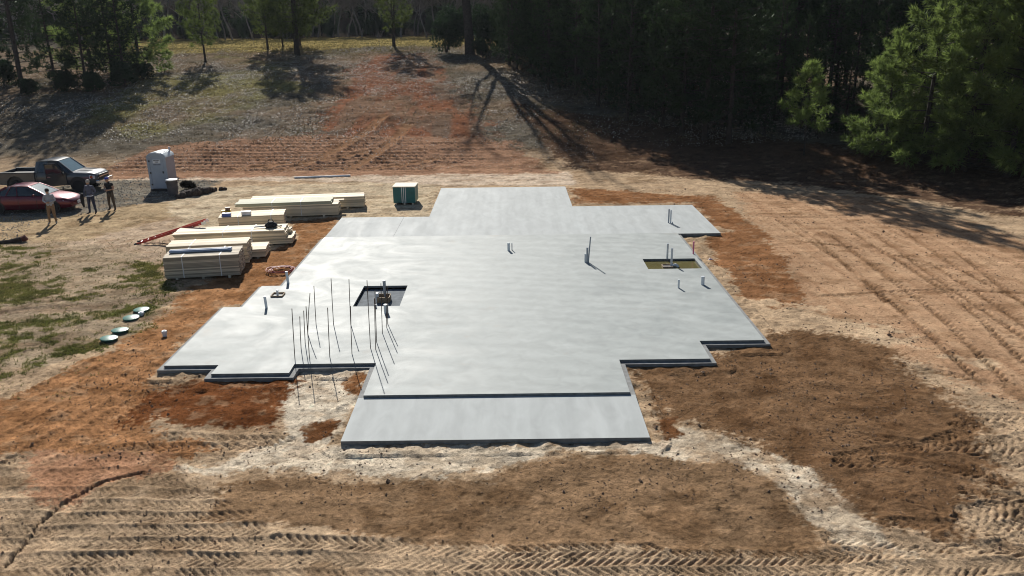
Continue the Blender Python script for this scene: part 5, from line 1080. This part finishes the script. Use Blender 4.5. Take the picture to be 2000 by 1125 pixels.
# grass
M_GRASS = foliage('grass_blades', (.145, .15, .055), .4, orand=0, var=.5, scale=1.3)
def gmask(X, Y):
    c, m, h = soil(X, Y); t = 0
    for k in ('grass_a', 'grass_b'):
        if k in m: t = np.maximum(t, m[k])
    return np.clip(t, 0, 1) * .9 + .02
X, Y, r = scatter(120000, -27, -11.5, 19, 36, gmask, 9); Z = ground_at(X, Y); k = len(X)
V = tufts(np.stack([X, Y, Z - .01], 1), np.tile(np.array([[0, 0, 1.]]), (k, 1)), 2, .085, .028, r, .5, .8)
tag(link('grass', tri_mesh('grass', V, M_GRASS)), 'short patchy green grass left of the dirt', 'grass', kind='stuff')
M_GRASSY = foliage('field_grass', (.19, .17, .075), .35, orand=0, var=.35, scale=.3)
X, Y, r = scatter(26000, -60, 4, 96, 128, lambda X, Y: sstep(42, 50, Y - np.interp(X, TX, TY)) * .9, 10); Z = ground_at(X, Y); k = len(X)
V = tufts(np.stack([X, Y, Z - .02], 1), np.tile(np.array([[0, 0, 1.]]), (k, 1)), 2, .16, .09, r, .5, .8)
tag(link('field_grass', tri_mesh('field_grass', V, M_GRASSY)), 'yellowish grass on the field at the top of the slope', 'grass', kind='stuff')
# clods of loose soil
ico = MB(); 
def clods(name, label, n, x0, x1, y0, y1, fn, size, seed, m):
    X, Y, r = scatter(n, x0, x1, y0, y1, lambda a, b: fn(a, b) * (poly_sd(a, b, SLAB_FOOT) < -.25), seed); Z = ground_at(X, Y); k = len(X)
    base = np.array([(1, 0, 0), (-1, 0, 0), (0, 1, 0), (0, -1, 0), (0, 0, .8), (0, 0, -.5)], float); F = np.array([(0, 2, 4), (2, 1, 4), (1, 3, 4), (3, 0, 4), (2, 0, 5), (1, 2, 5), (3, 1, 5), (0, 3, 5)])
    s = size * np.exp(r.normal(0, .45, k)); V = base[None] * (s[:, None, None] * r.uniform(.6, 1.3, (k, 6, 1))); a = r.uniform(0, 6.28, k); ca, sa = np.cos(a)[:, None], np.sin(a)[:, None]
    V = np.stack([V[..., 0] * ca - V[..., 1] * sa, V[..., 0] * sa + V[..., 1] * ca, V[..., 2]], -1) + np.stack([X, Y, Z + s * .2], 1)[:, None]
    FF = (F[None] + (np.arange(k) * 6)[:, None, None]).reshape(-1, 3)
    tag(link(name, raw_mesh(name, V.reshape(-1, 3), FF, m)), label, 'soil', kind='stuff')
M_CL1 = mat('brown_clods', (.20, .13, .085), .95, var=.45, scale=3); M_CL2 = mat('gravel_bits', (.30, .28, .25), .9, var=.5, scale=9)
clods('loose_clods', 'small loose clods of brown soil in front of the slab', 20000, -12, 13, 11.5, 24, lambda X, Y: .15 + .85 * sstep(.48, .66, fbm(X, Y, 1.8, 4, 701)), .014, 21, M_CL1)
clods('loose_clods', 'small loose clods of soil right of the slab', 5000, 7.6, 20, 22, 46, lambda X, Y: .1 + .9 * sstep(.5, .66, fbm(X, Y, 2.2, 4, 703)), .018, 22, M_CL1)
clods('gravel', 'grey gravel on the parking area', 14000, -34, -17, 36, 52, lambda X, Y: poly_sd(X, Y, [z for z in ZONES if z[0] == 'gravel'][0][4]) > 0, .022, 23, M_CL2)
# ------------------------------------------------------------------ thin haze
hz = MB().box((0, 145, 29), (900, 640, 62)).build('haze', [])
hm_ = bpy.data.materials.new('haze_air'); hm_.use_nodes = True; N = hm_.node_tree.nodes; N.remove(N['Principled BSDF'])
pv = N.new('ShaderNodeVolumePrincipled'); pv.inputs['Color'].default_value = (.80, .88, 1, 1); pv.inputs['Density'].default_value = .00012; pv.inputs['Anisotropy'].default_value = .2
hm_.node_tree.links.new(pv.outputs[0], N['Material Output'].inputs['Volume'])
hz.data.materials.clear(); hz.data.materials.append(hm_); tag(hz, 'thin bluish haze filling the air', 'haze', kind='stuff')
